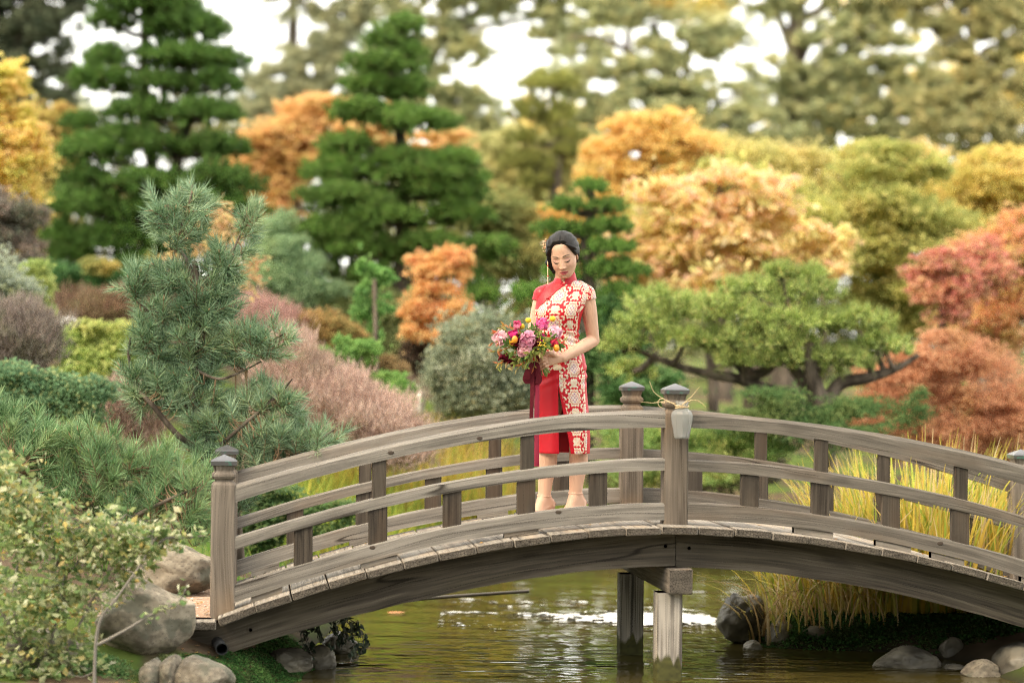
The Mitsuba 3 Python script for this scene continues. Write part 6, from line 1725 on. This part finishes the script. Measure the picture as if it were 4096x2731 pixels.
def sprays(name, tips, n, L, W, pal, seed, droop=0.2, blunt=0.5):
    rg = rng_(seed)
    P, A, st = [], [], []
    for t in tips:
        t = np.array(t)
        m_ = (root + t) / 2 + [0, -0.02, 0.03]
        l = smooth_line([root + PO, m_ + PO, t + PO], 30)
        st.append(tube([root + PO, m_ + PO, t + PO], [0.002, 0.001], 5, 14, cap=False))
        for k in range(n):
            i = rg.integers(13, 30)
            d = unit(l[min(i, 29)] - l[min(i, 29) - 3])
            a = unit(d * 0.6 + rg.normal(size=3) * 0.75 + [0, -0.15, -droop])
            P.append(l[i] + a * L * 0.45)
            A.append(a)
    P, A = np.array(P), np.array(A)
    B = unit(np.cross(A, rg.normal(size=A.shape) * 0.6 + [0, -1, 0.4]))
    s = rg.uniform(0.6, 1.2, len(P))
    v, f = diamonds(P, A, B, L * s, W * s, 0.25)
    k = part(bq, name, (v, f), 'leaf', False, color=palette(len(P), pal, rg))
    part(k, 'stem', join(st), 'green_stem', True)


scene['green_stem'] = {'type': 'principled', 'base_color': {'type': 'rgb', 'value': [0.20, 0.26, 0.07]}, 'roughness': 0.6}
sprays('green_leaves', [(-.295,-.28,.911),(-.235,-.31,.887),(-.187,-.33,.904),(-.091,-.33,.964),(-.031,-.28,.964),(-.067,-.3,1.0),(-.139,-.31,1.012),(-.223,-.3,1.024),(-.307,-.28,.952),(-.163,-.27,1.048),(-.103,-.33,.94),(-.271,-.28,.856),(-.199,-.3,.856)], 15, 0.052, 0.022, [(0.12, 0.22, 0.05), (0.20, 0.31, 0.08), (0.30, 0.38, 0.09), (0.07, 0.14, 0.05), (0.42, 0.42, 0.14)], 671)
sprays('orange_leaves', [(-.401,-.24,.964),(-.41,-.24,.911),(-.384,-.22,1.024),(-.343,-.21,1.065),(-.372,-.25,.844),(-.319,-.22,1.055),(-.103,-.22,1.103),(-.355,-.26,.94),(-.343,-.25,.863),(-.163,-.26,.82),(-.211,-.3,.839),(-.233,-.29,.839)], 8, 0.046, 0.013, [(0.56, 0.22, 0.10), (0.52, 0.12, 0.06), (0.55, 0.36, 0.20), (0.36, 0.30, 0.08)], 672)
sprays('olive_leaves', [(-.355,-.24,.832),(-.338,-.23,1.041),(-.259,-.27,.82),(-.307,-.26,.825),(-.223,-.28,.82),(-.007,-.25,.976),(-.127,-.33,.911)], 9, 0.050, 0.015, [(0.32, 0.36, 0.10), (0.45, 0.44, 0.16), (0.22, 0.28, 0.08), (0.5, 0.40, 0.2)], 673)
bd = []
for c in [(-.18,-.28,1.031),(-.146,-.28,1.041),(-.166,-.3,1.012),(-.151,-.31,.993),(-.113,-.33,.964),(-.132,-.33,.952)]:
    for k in range(14):
        bd.append((np.array(ico2.vertices) * rng.uniform(0.0025, 0.0045) + np.array(c) + rng.normal(size=3) * 0.012 + PO, ico2.faces))
part(bq, 'berries', join(bd[:56]), 'berry', True, kind='stuff')
part(bq, 'yellow_blossom', join(bd[56:]), 'yellow_bloom', True, kind='stuff')
scene['berry'] = {'type': 'principled', 'base_color': {'type': 'rgb', 'value': [0.34, 0.15, 0.13]}, 'roughness': 0.5}
end = np.array((-.096,-.16,.801))
stems = []
for k in range(22):
    o_ = rng.normal(size=3) * 0.008
    stems.append(tube([root + o_ * 1.2 + PO, (root + end) / 2 + o_ * 0.7 + PO, end + o_ * 1.6 + PO], [0.0035, 0.0032], 6, 10))
part(bq, 'stems', join(stems), 'green_stem', True, kind='stuff')


def ribbon(pts, width, seed, twist=0.0, thick=0.0015):
    p = smooth_line(np.array(pts) + PO, 60)
    w = np.interp(np.linspace(0, 1, 60), np.linspace(0, 1, len(width)), width)
    a = np.linspace(0, twist, 60) + 0.25 * np.sin(np.linspace(0, 9, 60) + seed)
    s = np.stack([np.cos(a), np.sin(a) * 0.9, 0 * a], 1)
    n_ = np.cross(s, unit(np.gradient(p, axis=0)))
    rows = [p - s * w[:, None] / 2 - n_ * thick, p - n_ * thick + n_ * 0.004 * np.sin(seed), p + s * w[:, None] / 2 - n_ * thick, p + s * w[:, None] / 2 + n_ * thick, p + n_ * thick + n_ * 0.004 * np.sin(seed), p - s * w[:, None] / 2 + n_ * thick]
    V = np.stack(rows, 1).reshape(-1, 3)
    i, j = np.meshgrid(np.arange(59), np.arange(6), indexing='ij')
    i, j = i.ravel(), j.ravel()
    q = np.stack([i * 6 + j, i * 6 + (j + 1) % 6, (i + 1) * 6 + (j + 1) % 6, (i + 1) * 6 + j], 1)
    return V, q


scene['velvet'] = {'type': 'twosided', 'bsdf': {'type': 'principled', 'base_color': {'type': 'rgb', 'value': [0.105, 0.010, 0.018]}, 'roughness': 0.75, 'sheen': 1.0, 'sheen_tint': 0.8, 'specular': 0.2}}
scene['velvet_light'] = {'type': 'twosided', 'bsdf': {'type': 'principled', 'base_color': {'type': 'rgb', 'value': [0.24, 0.018, 0.045]}, 'roughness': 0.6, 'sheen': 0.8, 'specular': 0.25}}
part(bq, 'ribbon', join([ribbon([(-.161,-.25,.873),(-.17,-.25,.82),(-.169,-.24,.7),(-.173,-.23,.556),(-.17,-.23,.448)], [0.02, 0.026, 0.022, 0.02, 0.02], 1),
                         ribbon([(-.156,-.25,.878),(-.19,-.27,.82),(-.202,-.26,.767),(-.185,-.24,.748),(-.166,-.24,.82)], [0.02, 0.034, 0.04, 0.034, 0.02], 2, 0.6),
                         ribbon([(-.151,-.25,.878),(-.137,-.26,.815),(-.134,-.25,.762),(-.149,-.24,.748),(-.158,-.23,.83)], [0.02, 0.03, 0.034, 0.03, 0.02], 3, -0.5)]), 'velvet', True)
part(bq, 'ribbon', ribbon([(-.149,-.24,.863),(-.144,-.235,.748),(-.143,-.23,.556),(-.144,-.225,.412),(-.142,-.225,.299)], [0.022, 0.028, 0.028, 0.029, 0.03], 4), 'velvet_light', True, label='long burgundy ribbon tail')
wrap = tube([root + np.array([0, 0, 0.01]) + PO, (root * 0.6 + end * 0.4) + PO], [0.021, 0.017], 14, 8)
part(bq, 'handle_wrap', wrap, 'velvet', True)

# ---- glass vase tied to the middle post ---------------------------------------------------------------
vs = thing('glass_vase', 'small faceted clear glass vase tied with raffia to the near middle post', 'vase')
vc = bw(0.015, -0.062, 0.0)
prof = [(1.262, 0.036), (1.266, 0.040), (1.30, 0.046), (1.345, 0.055), (1.372, 0.059), (1.388, 0.0575), (1.402, 0.050), (1.413, 0.036), (1.424, 0.029), (1.437, 0.030), (1.450, 0.036), (1.456, 0.040)]
prof_in = [(1.274, 0.030), (1.30, 0.0415), (1.345, 0.0505), (1.372, 0.0545), (1.388, 0.053), (1.402, 0.0455), (1.413, 0.0315), (1.424, 0.0245), (1.437, 0.0255), (1.450, 0.0315), (1.456, 0.0355)]


def lathe(pr, n, cap0=True, flip=False, close=None):
    a = np.arange(n) * 2 * np.pi / n + np.pi / n
    V = np.vstack([np.stack([vc[0] + r * np.cos(a), vc[1] + r * np.sin(a), np.full(n, z)], 1) for z, r in pr])
    i, j = np.meshgrid(np.arange(len(pr) - 1), np.arange(n), indexing='ij')
    i, j = i.ravel(), j.ravel()
    q = np.stack([i * n + j, i * n + (j + 1) % n, (i + 1) * n + (j + 1) % n, (i + 1) * n + j], 1)
    F = np.vstack([q[:, [0, 1, 2]], q[:, [0, 2, 3]]])
    if cap0:
        V = np.vstack([V, [[vc[0], vc[1], pr[0][0]]]])
        k = np.arange(n)
        F = np.vstack([F, np.stack([np.full(n, len(V) - 1), (k + 1) % n, k], 1)])
    return V, F[:, ::-1] if flip else F


NG = 10
o, i_ = lathe(prof, NG), lathe(prof_in, NG, flip=True)
k = np.arange(NG)
a0, b0 = (len(prof) - 1) * NG, len(o[0]) + (len(prof_in) - 1) * NG
rim = np.vstack([np.stack([a0 + k, a0 + (k + 1) % NG, b0 + (k + 1) % NG], 1), np.stack([a0 + k, b0 + (k + 1) % NG, b0 + k], 1)])
gv_, gf_ = join([o, i_])
part(vs, 'glass', (gv_, np.vstack([gf_, rim])), 'glass_mat', 20)
scene['glass_mat'] = {'type': 'blendbsdf', 'weight': 0.2, 'a': {'type': 'dielectric', 'int_ior': 1.5}, 'b': {'type': 'principled', 'base_color': {'type': 'rgb', 'value': [0.9, 0.92, 0.89]}, 'roughness': 0.1}}
scene['raffia'] = {'type': 'principled', 'base_color': {'type': 'rgb', 'value': [0.55, 0.42, 0.24]}, 'roughness': 0.7}
nk = vc + np.array([0, 0, 1.430])
ring = [nk + [0.034 * np.cos(a), 0.034 * np.sin(a), 0.004 * np.sin(a * 2)] for a in np.linspace(0, 2 * np.pi, 17)]
ring2 = [nk + [0.035 * np.cos(a), 0.035 * np.sin(a), -0.006 + 0.004 * np.cos(a)] for a in np.linspace(0, 2 * np.pi, 17)]
f0 = nk + np.array([-0.005, -0.036, 0.004])
CR = lambda z, x, dy=-0.02: vc + np.array([x, dy, z])
tails = [[(.869,-.12,1.423),(.832,-.12,1.446),(.779,-.12,1.472),(.736,-.12,1.504),(.713,-.12,1.558)], [(.869,-.12,1.423),(.898,-.12,1.453),(.931,-.12,1.483),(.97,-.12,1.53)],
         [(.858,-.14,1.427),(.824,-.14,1.449),(.782,-.14,1.454),(.726,-.14,1.447),(.661,-.14,1.454)], [(.818,-.14,1.449),(.778,-.14,1.469),(.757,-.14,1.455),(.762,-.14,1.432),(.782,-.14,1.421)],
         [(.872,-.12,1.427),(.905,-.12,1.453),(.938,-.12,1.463),(.971,-.12,1.457),(1.005,-.12,1.428)]]
post_loop = [bw(0.072 * np.cos(a), 0.064 + 0.072 * np.sin(a), 1.446) for a in np.linspace(0, 2 * np.pi, 21)]
rf = [tube(ring, [0.0035], 6, 40, cap=False), tube(ring2, [0.003], 6, 40, cap=False), tube(post_loop, [0.0022], 6, 60, cap=False)] + [tube(t, [0.0028, 0.0022, 0.0012], 5, 24) for t in tails]
part(vs, 'raffia_tie', join(rf), 'raffia', True)
